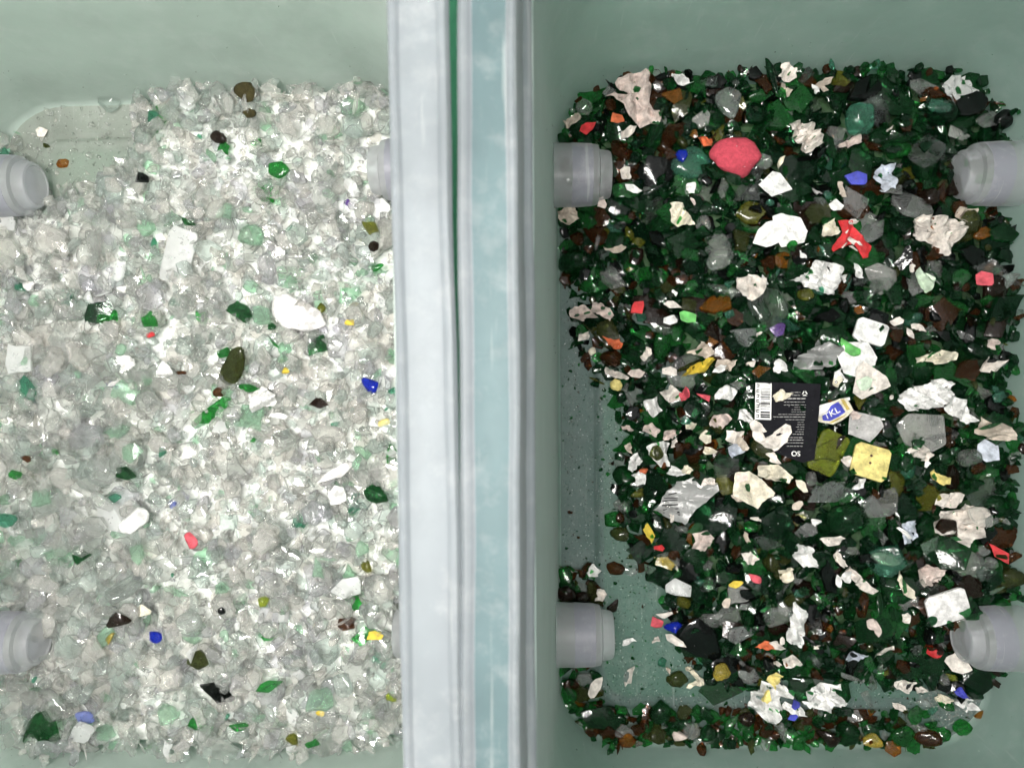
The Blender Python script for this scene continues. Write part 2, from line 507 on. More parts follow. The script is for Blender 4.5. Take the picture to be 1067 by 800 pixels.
def shard_points(kind, r):
    if kind == 'ch':      # blocky crumb
        n = r.integers(7, 12)
        p = r.normal(size=(n, 3))
        p /= np.linalg.norm(p, axis=1)[:, None]
        p *= r.uniform(0.75, 1.0, size=(n, 1))
        p *= np.array([1.0, r.uniform(0.6, 0.95), r.uniform(0.45, 0.8)])
    elif kind == 'ro':    # tumbled pebble
        n = 26
        p = r.normal(size=(n, 3))
        p /= np.linalg.norm(p, axis=1)[:, None]
        p *= np.array([1.0, r.uniform(0.8, 1.0), r.uniform(0.55, 0.75)])
    elif kind == 'sl':    # splinter
        n = 8
        u = np.linspace(-1, 1, n)
        p = np.c_[u, r.uniform(-1, 1, n) * 0.34 * (1.15 - np.abs(u)), r.uniform(-1, 1, n) * 0.22]
    elif kind == 'sq':    # squarish flat tile
        c = np.array([(-1, -.8), (-.85, -1), (.8, -1), (1, -.7), (1, .85), (.8, 1), (-.75, 1), (-1, .75)]) * r.uniform(0.95, 1.0, (8, 2))
        p = np.vstack([np.c_[c, np.full(8, 0.5)], np.c_[c * 0.96, np.full(8, -0.5)]])
    else:                 # piece of bottle wall: polygon, thick, gently bent
        n = r.integers(5, 8)
        a = np.sort((np.arange(n) + r.uniform(-0.33, 0.33, n)) * 2 * math.pi / n)
        rad = r.uniform(0.72, 1.0, n)
        el = r.uniform(0.6, 1.0)
        x, y = np.cos(a) * rad, np.sin(a) * rad * el
        th, k = r.uniform(0.16, 0.27), r.uniform(0.0, 0.22)
        sh = r.uniform(0.82, 1.0, n)
        top = np.c_[x, y, th - k * x * x]
        bot = np.c_[x * sh, y * sh, -th - k * x * x]
        mid = np.array([[0.0, 0, th * 1.02], [0.35, 0.0, th * 1.02 - k * 0.1], [-0.35, 0.0, th * 1.02 - k * 0.1]])
        p = np.vstack([top, bot, mid])
    return p

def planes_of(pts):
    bm = bmesh.new()
    for p in pts:
        bm.verts.new(p)
    bmesh.ops.convex_hull(bm, input=bm.verts)
    bmesh.ops.delete(bm, geom=[g for g in bm.verts if not g.link_faces], context='VERTS')
    bmesh.ops.dissolve_limit(bm, angle_limit=math.radians(9), verts=bm.verts, edges=bm.edges)
    bmesh.ops.recalc_face_normals(bm, faces=bm.faces)
    pl = np.array([(*f.normal, f.normal.dot(f.verts[0].co)) for f in bm.faces])
    bm.free()
    return pl

def curved_shard(r, thick=None, aspect=None):
    """broken piece of a bottle wall: bent sheet of glass with a jagged outline"""
    m = r.integers(4, 7)
    a = np.sort((np.arange(m) + r.uniform(-0.36, 0.36, m)) * 2 * math.pi / m)
    rad = r.uniform(0.62, 1.05, m)
    el = aspect or r.uniform(0.5, 0.95)
    cor = np.c_[np.cos(a) * rad, np.sin(a) * rad * el]
    out = []
    for i in range(m):
        p, q = cor[i], cor[(i + 1) % m]
        for f in (0.0, 0.36, 0.7):
            j = r.normal(0, 0.035, 2) if f else np.zeros(2)
            out.append(p * (1 - f) + q * f + j)
    out = np.array(out)
    n = len(out)
    k, t = r.uniform(0.05, 0.55) * r.choice([1, -1]), thick or r.uniform(0.10, 0.2)
    cen = out.mean(0)
    xy = np.vstack([out, cen + (out - cen) * 0.5, cen[None]])
    zf = lambda q: k * (q[:, 0] ** 2) - k * 0.25
    top = np.c_[xy, zf(xy) + t / 2 + r.normal(0, 0.012, len(xy))]
    xb = np.vstack([out * r.uniform(0.88, 1.04, (n, 1)), xy[n:]])
    bot = np.c_[xb, zf(xb) - t / 2 + r.normal(0, 0.012, len(xb))]
    V = np.vstack([top, bot])
    nt = len(xy)
    F = [(i, (i + 1) % n, n + (i + 1) % n, n + i) for i in range(n)] + [(n + i, n + (i + 1) % n, nt - 1) for i in range(n)]
    F += [tuple(nt + q for q in f[::-1]) for f in F]
    F += [((i + 1) % n, i, nt + i, nt + (i + 1) % n) for i in range(n)]
    return V, F

def curved_mesh(V, F, name, mat=None):
    me = bpy.data.meshes.new(name)
    me.from_pydata([tuple(v) for v in V], [], F)
    me.polygons.foreach_set('use_smooth', [True] * len(me.polygons))
    me.set_sharp_from_angle(angle=math.radians(34))
    if mat:
        me.materials.append(mat)
    return me

LIB = {}
lr = np.random.default_rng(5)
for kind, cnt in (('ch', 22), ('pl', 16), ('sl', 8), ('ro', 6), ('cv', 30)):
    LIB[kind] = []
    for i in range(cnt):
        pts = shard_points(kind, lr) if kind != 'cv' else None
        bev = {'ch': lr.uniform(0.03, 0.09), 'pl': lr.uniform(0.03, 0.06), 'sl': 0.04, 'ro': 0.12, 'cv': 0}[kind]
        if kind in ('ro', 'sl') or i % 3 == 0:
            bev = 0
        if kind == 'cv':
            V, F = curved_shard(lr)
            me, pla = curved_mesh(V, F, 'shard_cv'), planes_of(V)
        else:
            me, pla = hull_mesh(pts, bev, 1 if kind == 'ro' else 2, 'shard_' + kind)
        co = np.empty(len(me.vertices) * 3, np.float32)
        me.vertices.foreach_get('co', co)
        tri = []
        for p in me.polygons:
            vs = list(p.vertices)
            tri += [(vs[0], vs[k], vs[k + 1]) for k in range(1, len(vs) - 1)]
        LIB[kind].append(dict(me=me, planes=pla, co=co.reshape(-1, 3).astype(float), tri=np.array(tri), r=float(np.abs(co.reshape(-1, 3)[:, :2]).max())))

def rot_of(kind, r, tilt=16.0):
    if kind in ('pl', 'sl', 'cv'):
        ax = r.uniform(0, 2 * math.pi)
        t = math.radians(abs(r.normal(0, tilt)))
        R = Matrix.Rotation(t, 3, (math.cos(ax), math.sin(ax), 0))
        if r.random() < 0.5:
            R = R @ Matrix.Rotation(math.pi, 3, 'X')
        return np.array(R @ Matrix.Rotation(r.uniform(0, 2 * math.pi), 3, 'Z'))
    qn = r.normal(size=4)
    from mathutils import Quaternion
    return np.array(Quaternion(qn / np.linalg.norm(qn)).to_matrix())

PIECES = []      # everything laid on the height map: dict(kind of piece, ...)

def footprint(planes, R, s, x, y, rad):
    n = planes[:, :3] @ R.T
    d = planes[:, 3] * s
    i0, i1 = int(x - rad - GX0), int(x + rad - GX0) + 2
    j0, j1 = int(y - rad - GY0), int(y + rad - GY0) + 2
    i0, j0, i1, j1 = max(i0, 0), max(j0, 0), min(i1, GW), min(j1, GH)
    if i1 - i0 < 2 or j1 - j0 < 2:
        return None
    X, Y = np.meshgrid(gx[i0:i1] - x, gy[j0:j1] - y)
    zu, zl, ok = np.full(X.shape, 1e3), np.full(X.shape, -1e3), np.ones(X.shape, bool)
    for (a, b_, c), dd in zip(n, d):
        v = dd - a * X - b_ * Y
        if c > 0.05:
            zu = np.minimum(zu, v / c)
        elif c < -0.05:
            zl = np.maximum(zl, v / c)
        else:
            ok &= v >= 0
    ok &= zu > zl
    return (slice(j0, j1), slice(i0, i1)), ok, zu, zl

def drop(planes, R, s, x, y, rad, pid, pct=78, sink=0.0):
    fp = footprint(planes, R, s, x, y, rad)
    if fp is None or fp[1].sum() < 3:
        return None
    sl, ok, zu, zl = fp
    h = H[sl]
    z = np.percentile((h - zl)[ok], pct) - sink
    z = max(z, 0.3 - zl[ok].min() - 0.0)
    up = ok & (z + zu > h)
    h[up] = (z + zu)[up]
    OWN[sl][up] = pid
    return z

KIND_W = {'L': (('ch', 0.44), ('pl', 0.18), ('sl', 0.06), ('cv', 0.32)), 'R': (('ch', 0.34), ('pl', 0.16), ('sl', 0.06), ('ro', 0.03), ('cv', 0.41))}
MAT_L = (('clr', .40), ('clg', .17), ('clw', .20), ('clp', .08), ('fro', .015), ('gry', .02), ('pgr', .035), ('tea', .005), ('grn', .003))
MAT_R = (('bgr', .25), ('dgr', .30), ('blk', .10), ('grn', .085), ('brn', .075), ('dbn', .03), ('dol', .02), ('olv', .012), ('amb', .012), ('clr', .05), ('gry', .02), ('tea', .015))

def pick(r, table):
    ks, ws = zip(*table)
    ws = np.array(ws)
    return ks[r.choice(len(ks), p=ws / ws.sum())]

def fill(side, D, b, n, size, r, mats, pct=78, thresh=2.0, top=False):
    done, tries = 0, 0
    cells = None
    while done < n and tries < n * 3:
        if tries % 60 == 0 or cells is None:
            cells = np.argwhere((D - H > thresh) & (D > 1)) if not top else np.argwhere((D > 2))
            if len(cells) < 30:
                break
        tries += 1
        j, i = cells[r.integers(len(cells))]
        if not top and D[j, i] - H[j, i] < thresh:
            continue
        x, y = gx[i] + r.uniform(-.5, .5), gy[j] + r.uniform(-.5, .5)
        kind = pick(r, KIND_W[side])
        s = size(r, x, y, kind)
        lib = LIB[kind]
        li = int(r.integers(len(lib)))
        e = lib[li]
        R = rot_of(kind, r, 26 if kind == 'cv' else 20)
        if sd_bin(b, x, y, 0.06 * H[j, i]) > -s * 0.85:
            # push back from the wall
            gxv, gyv = b['cx'] - x, b['cy'] - y
            k = s * 0.5 / max(1, math.hypot(gxv, gyv))
            x, y = x + gxv * k, y + gyv * k
            if sd_bin(b, x, y, 0.06 * H[j, i]) > -s * 0.6:
                continue
        if top and r.random() < 0.93 and any(OWN[min(GH - 1, max(0, j + int(a_ * s))), min(GW - 1, max(0, i + int(b_ * s)))] in KEEP for a_, b_ in ((0, 0), (.9, 0), (-.9, 0), (0, .9), (0, -.9))):
            continue
        pid = len(PIECES)
        z = drop(e['planes'], R, s, x, y, s * 1.05, pid, pct)
        if z is None:
            continue
        PIECES.append(dict(t='lib', kind=kind, li=li, R=R, s=s, p=(x, y, z), mat=pick(r, mats), side=side))
        done += 1
    return done

def h_at0(A, x, y):
    return A[min(GH - 1, max(0, int(y - GY0))), min(GW - 1, max(0, int(x - GX0)))]

def size_L(r, x, y, kind):
    px, py = proj(x, y, 30.0)
    big = 1.35 if (px < 150 and 360 < py < 640) else (1.12 if py > 560 else 1.0)
    s = float(np.clip(r.lognormal(math.log(5.3), 0.30), 3.0, 11.0))
    return s * (1.2 if kind in ('pl', 'cv') else 1.25 if kind == 'sl' else 1.0) * big

def size_R(r, x, y, kind):
    s = float(np.clip(r.lognormal(math.log(5.7), 0.38), 2.6, 12.5))
    if h_at0(DR, x, y) < 9:
        s = min(s, 6.5) * 0.9
    return s * (1.2 if kind in ('pl', 'cv') else 1.2 if kind == 'sl' else 1.0)

KEEP = set()
hbL = bed('added_pile_core', DL, B_L, M['bedL'], 'added pale core brightening the clear cullet from beneath', 17.0, 21)
hbR = bed('added_pile_core', DR, B_R, M['bedR'], 'added dark green core beneath the green cullet for its glow', 15.0, 22)
H = np.maximum(H, np.maximum(hbL, hbR))
nL = fill('L', DL, B_L, 5000, size_L, np.random.default_rng(101), MAT_L)
fill('L', np.where((OWN < 0) & (DL > 8), DL, 0), B_L, 1100, lambda r, x, y, k: float(r.uniform(2.2, 4.6)), np.random.default_rng(105), MAT_L, thresh=0.5)
MAT_G = (('grn', .24), ('dgr', .26), ('brn', .24), ('dol', .14), ('amb', .03), ('clr', .09))
fill('R', np.where(groove, DR, 0), B_R, 420, size_R, np.random.default_rng(106), MAT_G)
nR = fill('R', np.where(groove, 0, DR), B_R, 3900, size_R, np.random.default_rng(102), MAT_R)

fill('R', np.where((OWN < 0) & (DR > 10), DR, 0), B_R, 800, lambda r, x, y, k: float(r.uniform(3.0, 6.0)), np.random.default_rng(107), MAT_R, thresh=0.5)

# ------------------------------------------------------------------ single pieces that can be told apart, laid where they lie on the piles
def boxmean(A, k):
    P = np.pad(A, k, mode='edge')
    c = np.pad(P.cumsum(0).cumsum(1), ((1, 0), (1, 0)))
    w = 2 * k + 1
    return (c[w:, w:] - c[:-w, w:] - c[w:, :-w] + c[:-w, :-w]) / (w * w)

def maxf(A, k):
    B = A.copy()
    for d in range(1, k + 1):
        B[d:] = np.maximum(B[d:], A[:-d])
        B[:-d] = np.maximum(B[:-d], A[d:])
    C = B.copy()
    for d in range(1, k + 1):
        C[:, d:] = np.maximum(C[:, d:], B[:, :-d])
        C[:, :-d] = np.maximum(C[:, :-d], B[:, d:])
    return C

def h_at(A, x, y):
    i = np.clip(np.asarray(x - GX0).astype(int), 0, GW - 1)
    j = np.clip(np.asarray(y - GY0).astype(int), 0, GH - 1)
    return A[j, i]

def spot(px, py):
    z = 25.0
    for _ in range(6):
        p = at(px, py, z)
        z = 0.5 * z + 0.5 * float(h_at(H, p[0], p[1]))
    return at(px, py, z)

MARKS = []        # (object, head phrase, px, py)

def inside(poly, X, Y):
    c = np.zeros(X.shape, bool)
    n = len(poly)
    for i in range(n):
        x1, y1 = poly[i]
        x2, y2 = poly[(i + 1) % n]
        if y1 == y2:
            continue
        c ^= ((y1 > Y) != (y2 > Y)) & (X < (x2 - x1) * (Y - y1) / (y2 - y1) + x1)
    return c

def sheet(name, px, py, w, h, ang, mat, r, flat=False, outline=None, crumple=1.0, lift=1.5, thick=0.35):
    """torn paper, foil or label lying over the pile; returns the object, its height function and its id"""
    p = spot(px, py)
    k = (CAM_H - p[2]) / F_PX
    if outline is not None:
        poly = np.array([at(a, b, p[2])[:2] for a, b in outline])
        out = []
        for i in range(len(poly)):            # torn edge between the corners
            a, b = poly[i], poly[(i + 1) % len(poly)]
            m = max(1, int(np.hypot(*(b - a)) / 2.2))
            for q in range(m):
                f = q / m
                j = r.normal(0, 0.28, 2) if (q and not flat) else np.zeros(2)
                out.append(a * (1 - f) + b * f + j)
        poly = np.array(out)
    else:
        m = int(r.integers(5, 9))
        a = np.sort((np.arange(m) + r.uniform(-0.38, 0.38, m)) * 2 * math.pi / m)
        rad = r.uniform(0.74, 1.12, m)
        if not flat and m > 5:
            rad[r.integers(m)] *= r.uniform(0.35, 0.7)          # a torn notch
        cx_, cy_ = np.cos(a) * rad * w * k / 2, np.sin(a) * rad * h * k / 2
        x, y = [], []
        for i in range(m):
            i2 = (i + 1) % m
            q_ = max(2, int(math.hypot(cx_[i2] - cx_[i], cy_[i2] - cy_[i]) / 1.3))
            for u in range(q_):
                f = u / q_
                jj_ = r.normal(0, 0.07 if flat else 0.30, 2)
                x.append(cx_[i] * (1 - f) + cx_[i2] * f + jj_[0])
                y.append(cy_[i] * (1 - f) + cy_[i2] * f + jj_[1])
        x, y = np.array(x), np.array(y)
        c, s = math.cos(math.radians(ang)), math.sin(math.radians(ang))
        poly = np.c_[p[0] + c * x - s * y, p[1] + s * x + c * y]
    cen = poly.mean(0)
    size = max(np.ptp(poly[:, 0]), np.ptp(poly[:, 1]))
    Hs = boxmean(maxf(H, 2), 2)
    i0, i1 = int(poly[:, 0].min() - GX0) - 1, int(poly[:, 0].max() - GX0) + 3
    j0, j1 = int(poly[:, 1].min() - GY0) - 1, int(poly[:, 1].max() - GY0) + 3
    i0, j0, i1, j1 = max(0, i0), max(0, j0), min(GW, i1), min(GH, j1)
    X, Y = np.meshgrid(gx[i0:i1], gy[j0:j1])
    msk = inside(poly, X, Y)
    if msk.sum() < 4:
        msk[:] = True
    A = np.c_[X[msk] - cen[0], Y[msk] - cen[1], np.ones(msk.sum())]
    hv = H[j0:j1, i0:i1][msk]
    co, *_ = np.linalg.lstsq(A, hv, rcond=None)
    co[:2] = np.clip(co[:2] * 0.7, -0.35, 0.35)
    co[2] = np.percentile(hv - A[:, :2] @ co[:2], 92 if flat else 80)
    amp = (0.13 if flat else 1.15) * crumple * min(3.2, 0.13 * size + 0.5)
    f1, f2, p1, p2, d1, d2 = r.uniform(0.4, 0.8), r.uniform(0.8, 1.5), r.uniform(0, 6), r.uniform(0, 6), r.uniform(0, 6), r.uniform(0, 6)
    def zf(x, y):
        x, y = np.asarray(x, float), np.asarray(y, float)
        pl = co[0] * (x - cen[0]) + co[1] * (y - cen[1]) + co[2]
        base = pl if flat else 0.55 * pl + 0.45 * np.maximum(h_at(Hs, x, y), pl - 3)
        u, v = (x * math.cos(d1) + y * math.sin(d1)) * f1 + p1, (x * math.cos(d2) + y * math.sin(d2)) * f2 + p2
        cr = np.abs(np.mod(u / math.pi, 2) - 1) * 2 - 1 + 0.6 * (np.abs(np.mod(v / math.pi, 2) - 1) * 2 - 1)
        dd = ((x - cen[0]) ** 2 + (y - cen[1]) ** 2) / (0.25 * size * size + 1)
        return base + lift + amp * cr + (0.0 if flat else 0.7 * amp * dd)
    n = len(poly)
    rings = [1.0, 0.86, 0.7, 0.52, 0.34, 0.17] if size > 9 else [1.0, 0.75, 0.5, 0.25]
    top = np.vstack([cen + (poly - cen) * q for q in rings] + [cen[None]])
    zt = zf(top[:, 0], top[:, 1])
    if outline is None or not flat:
        zt = zt + r.normal(0, (0.06 if flat else 0.26) * crumple, len(zt))
    V = np.c_[top - cen, zt - co[2]]
    V = np.vstack([V, V - np.array([0, 0, thick])])
    nt = len(top)
    F = []
    for q in range(len(rings) - 1):
        for i in range(n):
            i2 = (i + 1) % n
            F.append((q * n + i, q * n + i2, (q + 1) * n + i2, (q + 1) * n + i))
    q = (len(rings) - 1) * n
    for i in range(n):
        F.append((q + i, q + (i + 1) % n, nt - 1))
    F += [tuple(nt + a for a in f[::-1]) for f in F]
    F += [((i + 1) % n, i, nt + i, nt + (i + 1) % n) for i in range(n)]
    o = mesh_obj(name, V * MM, F, M[mat])
    o.data.polygons.foreach_set('use_smooth', [True] * len(o.data.polygons))
    o.data.set_sharp_from_angle(angle=math.radians(38))
    o.location = (cen[0] * MM, cen[1] * MM, co[2] * MM)
    pid = len(PIECES)
    PIECES.append(dict(t='mark', o=o))
    KEEP.add(pid)
    hz = zf(X, Y)
    up = inside(poly, X, Y) & (hz > H[j0:j1, i0:i1])
    H[j0:j1, i0:i1][up] = hz[up]
    OWN[j0:j1, i0:i1][up] = pid
    o['_c'] = [float(cen[0]), float(cen[1]), float(co[2])]
    return o, zf

def solid(name, px, py, w, h, ang, kind, mat, r, pct=58):
    p = spot(px, py)
    k = (CAM_H - p[2]) / F_PX
    if kind == 'pl' and r.random() < 0.55:
        kind = 'cv'
    F = None
    if kind == 'cv':
        pts, F = curved_shard(r, 0.3, 0.9)
    else:
        pts = shard_points(kind, r)
    if mat in ('rough_stone', 'lmp'):
        pts = pts * r.uniform(0.84, 1.05, (len(pts), 1))
    pts[:, :2] -= (pts[:, :2].max(0) + pts[:, :2].min(0)) / 2
    pts[:, :2] /= np.abs(pts[:, :2]).max(0)
    if F is None:
        pts[:, 2] /= np.abs(pts[:, 2]).max()
    a, b = w * k / 2, h * k / 2
    mn = min(a, b)
    th = {'ch': 0.62 * mn, 'ro': 0.68 * mn, 'cv': min(7.0, 1.1 * mn), 'pl': min(2.3, 0.42 * mn + 0.3), 'sq': 1.6, 'sl': min(1.8, 0.7 * mn)}[kind]
    pts *= np.array([a, b, th])
    soft = kind != 'sq' and (kind in ('ro', 'sl') or mat in ('rough_stone', 'lmp', 'cer', 'wht', 'blu') or (kind == 'ch' and mat in ('yel', 'pye')) or r.random() < 0.4)
    if F is not None:
        me, pla = curved_mesh(pts, F, name, M[mat]), planes_of(pts)
    else:
        me, pla = hull_mesh(pts, 0 if soft else 0.12 * mn, 2, name, M[mat])
    c, s = math.cos(math.radians(ang)), math.sin(math.radians(ang))
    R = np.array(Matrix.Rotation(math.radians(r.normal(0, 9)), 3, 'X') @ Matrix.Rotation(math.radians(r.normal(0, 9)), 3, 'Y')) @ np.array([[c, -s, 0], [s, c, 0], [0, 0, 1]])
    pid = len(PIECES)
    z = drop(pla, R, 1.0, p[0], p[1], math.hypot(a, b) + 1, pid, pct)
    if z is None:
        z = p[2]
    me.transform(Matrix.Scale(MM, 4))
    o = link(bpy.data.objects.new(name, me))
    o.matrix_world = Matrix.Translation((p[0] * MM, p[1] * MM, z * MM)) @ Matrix(R.tolist()).to_4x4()
    PIECES.append(dict(t='mark', o=o))
    KEEP.add(pid)
    return o

OPAQUE_SOLID = {'cer': ('ceramic_shard', 'ceramic'), 'wht': ('ceramic_shard', 'ceramic'), 'cre': ('ceramic_shard', 'ceramic'), 'lmp': ('crumbly_lump', 'lump'), 'rough_stone': ('stone', 'stone')}
CLEAR = ('clr', 'clw', 'clg', 'clp', 'fro', 'gry')
CLASS = {k: 'clear' for k in CLEAR}
CLASS.update({k: 'green' for k in ('grn', 'dgr', 'bgr', 'tea', 'pgr', 'ylg')})
CLASS.update({k: 'brown' for k in ('brn', 'dbn', 'amb', 'dol', 'olv', 'yam')})
CLASS.update({'blk': 'black', 'blu': 'blue', 'nav': 'blue', 'pur': 'violet'})

def shard_name(mat):
    return CLASS[mat] + '_glass_shard'


def place(table, side, seed):
    r = np.random.default_rng(seed)
    lines = table.strip().splitlines()
    for line in [q for q in lines if q[0] != '+'] + [q[1:] for q in lines if q[0] == '+']:
        spec, head, tail = [q.strip() for q in line.split('|')]
        px, py, w, h, ang, shp, mat = spec.split()
        px, py, w, h, ang = float(px), float(py), float(w), float(h), float(ang)
        if shp in ('pa', 'fl'):
            crum = 0.8 if mat == 'sil' else 1.0
            o, _ = sheet('foil_scrap' if mat == 'sil' else 'paper_scrap', px, py, w, h, ang, mat, r, flat=(shp == 'fl'))
            cat = 'foil' if mat == 'sil' else 'paper'
        else:
            nm, cat = (shard_name(mat), 'glass shard') if mat in GLASS else OPAQUE_SOLID.get(mat, ('plastic_chip', 'plastic chip'))
            o = solid(nm, px, py, w, h, ang, shp, mat, r)
        tag(o, (head + ' ' + tail).strip(), cat, 'odd pieces in the pale pile' if side == 'L' else 'odd pieces in the dark pile')
        MARKS.append((o, head, px, py, side))

LEFT = '''
190 268 30 60 -20 sq fro | long frosted pinkish slab | lying in the upper middle of the pale pile
257 99 27 28 0 ch lmp | dark olive crumbly lump | at the top edge of the pale pile
258 117 12 16 90 ch lmp | small olive stump | hanging below the crumbly lump
229 144 13 18 80 pl dbn | black-brown upright flake | below the crumbly lump
148 185 12 15 90 ch blk | small black chip | near the bare corner of the pale bin
292 178 20 26 70 pl grn | mid-green shard with rounded edge | in the upper part of the pale pile
237 223 22 18 20 pl pgr | soft mint shard | above the round pale green one
262 246 27 22 10 ro pgr | round pale green piece | upper centre of the pale pile
197 233 20 9 -35 sl dgr | thin dark green splinter | beside the frosted slab
386 238 15 22 70 pl olv | mustard olive piece | near the rim in the pale pile
390 257 12 13 0 ch dbn | dark brown crumb | under the mustard olive piece
362 211 9 9 0 ch pur | tiny violet crumb | in the upper right of the pale pile
113 326 33 27 -10 pl bgr | blackish green five-sided flake | on the left of the pale pile
157 333 18 21 80 pl grn | bright green triangular chip | above a tiny red crumb
158 349 9 7 0 ch red | tiny red crumb | below the bright green triangular chip
252 325 30 18 -25 pl dgr | dark green wedge | left of the big milky shard
285 341 9 11 60 ch dgr | little dark green crumb | beneath the big milky shard
330 360 22 17 20 pl dgr | deep green leaf-shaped shard | tucked under the milky shard tip
335 322 13 13 0 ch olv | small olive crumb | behind the milky shard
+312 329 58 32 -28 ro cer | big milky white shard | biggest opaque white piece of the pale pile
367 337 12 9 10 ch yel | yellow crumb | right of the big milky shard
392 280 22 9 15 sl grn | slim green splinter | by the rim of the pale bin
22 300 10 20 60 sl tea | teal splinter | at the far edge of the pale pile
131 302 15 19 60 ch wht | little white nugget | above the blackish green flake
36 298 16 14 20 ch cer | whitish nugget | next to the teal splinter
133 378 16 23 70 pa wht | white paper tab | left of the centre of the pale pile
170 386 21 20 30 ch wht | white angular lump | right of the white paper tab
118 401 17 10 15 pl nav | bluish violet sliver | below the white paper tab
128 398 8 19 -70 pa wht | thin white strip | touching the bluish violet sliver
186 389 7 15 80 sl brn | thin brown splinter | right of the white angular lump
+247 380 50 22 57 pl dol | long dark olive shard | leaning at the centre of the pale pile
235 368 14 15 70 ch grn | vivid green bead | against the long dark olive shard
228 408 15 11 10 ro brn | brown bead | at the foot of the long dark olive shard
262 437 42 36 40 pl pgr | broad pale green sheet of glass | at the centre of the pale pile
222 430 54 14 36 pl grn | long green blade | below the brown bead
262 404 11 27 85 sl grn | narrow green sliver | above the broad pale green sheet
281 417 33 26 35 pa wht | crumpled white scrap with grey flecks | right of the centre of the pale pile
298 433 20 9 -8 fl wht | white triangular scrap | under the crumpled white scrap
+385 402 25 17 -8 ch blu | cobalt blue nugget | brightest blue of the pale pile
333 420 21 11 -20 pl dbn | dark brown curved chip | left below the cobalt blue nugget
297 459 27 22 -55 pl gry | grey triangular shard with dark edge | below the white triangular scrap
300 387 11 8 -20 ch yel | small yellow fleck | above the crumpled white scrap
401 440 14 9 20 ch pye | pale yellow fleck | by the rim below the cobalt nugget
150 470 22 20 10 pl pgr | leafy green shard | lower left of the pale pile centre
136 492 14 23 70 pl dgr | dark green tongue | under the leafy green shard
28 478 13 9 10 ch brn | lone brown chip | among the large plates at the far edge
350 493 46 13 22 pl cer | long curved white sliver | right side of the pale pile
352 516 21 21 20 fl wht | bright white square scrap | below the long curved white sliver
393 512 29 26 -10 ch dgr | big dark green nugget | by the rim right of the white square
+140 543 31 23 25 ro wht | white oval chip | left lower part of the pale pile
199 564 16 18 60 ch rpk | pink-red chip | right of the white oval chip
182 526 9 9 0 ch nav | pale blue crumb | above the pink-red chip
88 577 22 19 -20 pl dgr | dark green angular piece | left of the pink-red chip
12 541 26 15 5 pl tea | sea green plate | at the far edge of the pale pile
184 616 40 9 -18 sl pgr | long green-edged sliver | below the pink-red chip
382 588 14 13 0 ch olv | olive yellow crumb | by the rim in the lower pale pile
280 622 14 12 20 ch ylg | yellow-green crumb | lower middle of the pale pile
+128 643 24 27 80 ch dbn | dark brown block | lower left near the wheel hub
360 650 18 16 10 ch brn | red-brown block | lower right of the pale pile
114 665 13 13 0 ch yam | amber-yellow crumb | under the dark brown block
162 663 19 14 -10 ch blu | small cobalt chip | right of the dark brown block
393 659 18 10 5 pl yel | yellow wedge | by the rim below the red-brown block
155 632 17 14 20 ch cre | creamy nugget | above the small cobalt chip
232 636 9 11 70 ch blk | dark grey fleck | centre of the lower pale pile
211 685 27 21 10 ch dol | mossy green nugget | right of the small cobalt chip
+230 718 40 23 -28 pl blk | charcoal oblong plate | below the mossy green nugget
281 714 31 13 12 pl grn | green strip of glass | right of the charcoal plate
336 726 33 25 5 pl pgr | wide sea-foam shard | lower right of the pale pile
332 744 11 8 -10 ch yel | yellow speck | under the wide sea-foam shard
52 752 42 36 15 ch dgr | large dark green lump | lower left corner of the pale pile
91 746 23 17 0 ch nav | frosted blue nugget | right of the large dark green lump
61 729 34 42 80 ch clr | big clear pointed crystal | above the large dark green lump
250 757 22 10 5 ch grn | small emerald crumb | at the bottom edge of the pale pile
305 768 12 14 80 pl olv | olive flake | at the bottom edge beside a green one
330 767 12 15 70 pl grn | emerald flake | at the bottom edge right of the olive flake
155 776 13 9 0 ch grn | green crumb | at the bottom edge left of centre
408 727 10 14 80 ch ylg | lime crumb | tucked against the rim
333 605 38 37 10 ch clp | big clear violet-tinged block | lower right of the pale pile
396 610 32 33 0 ro clr | big rounded clear lump | by the rim in the lower pale pile
118 108 24 22 5 ro gry | bluish clear rounded cube | at the edge of the bare corner
52 118 14 9 -30 ch clr | clear crumb | alone on the bare corner floor
46 139 12 13 40 ch ppk | pinkish crumb | alone on the bare corner floor
66 171 14 11 10 ch amb | amber-edged crumb | beside the upper wheel hub
48 152 10 6 -30 sl dol | tiny olive splinter | on the bare corner floor
'''
place(LEFT, 'L', 301)
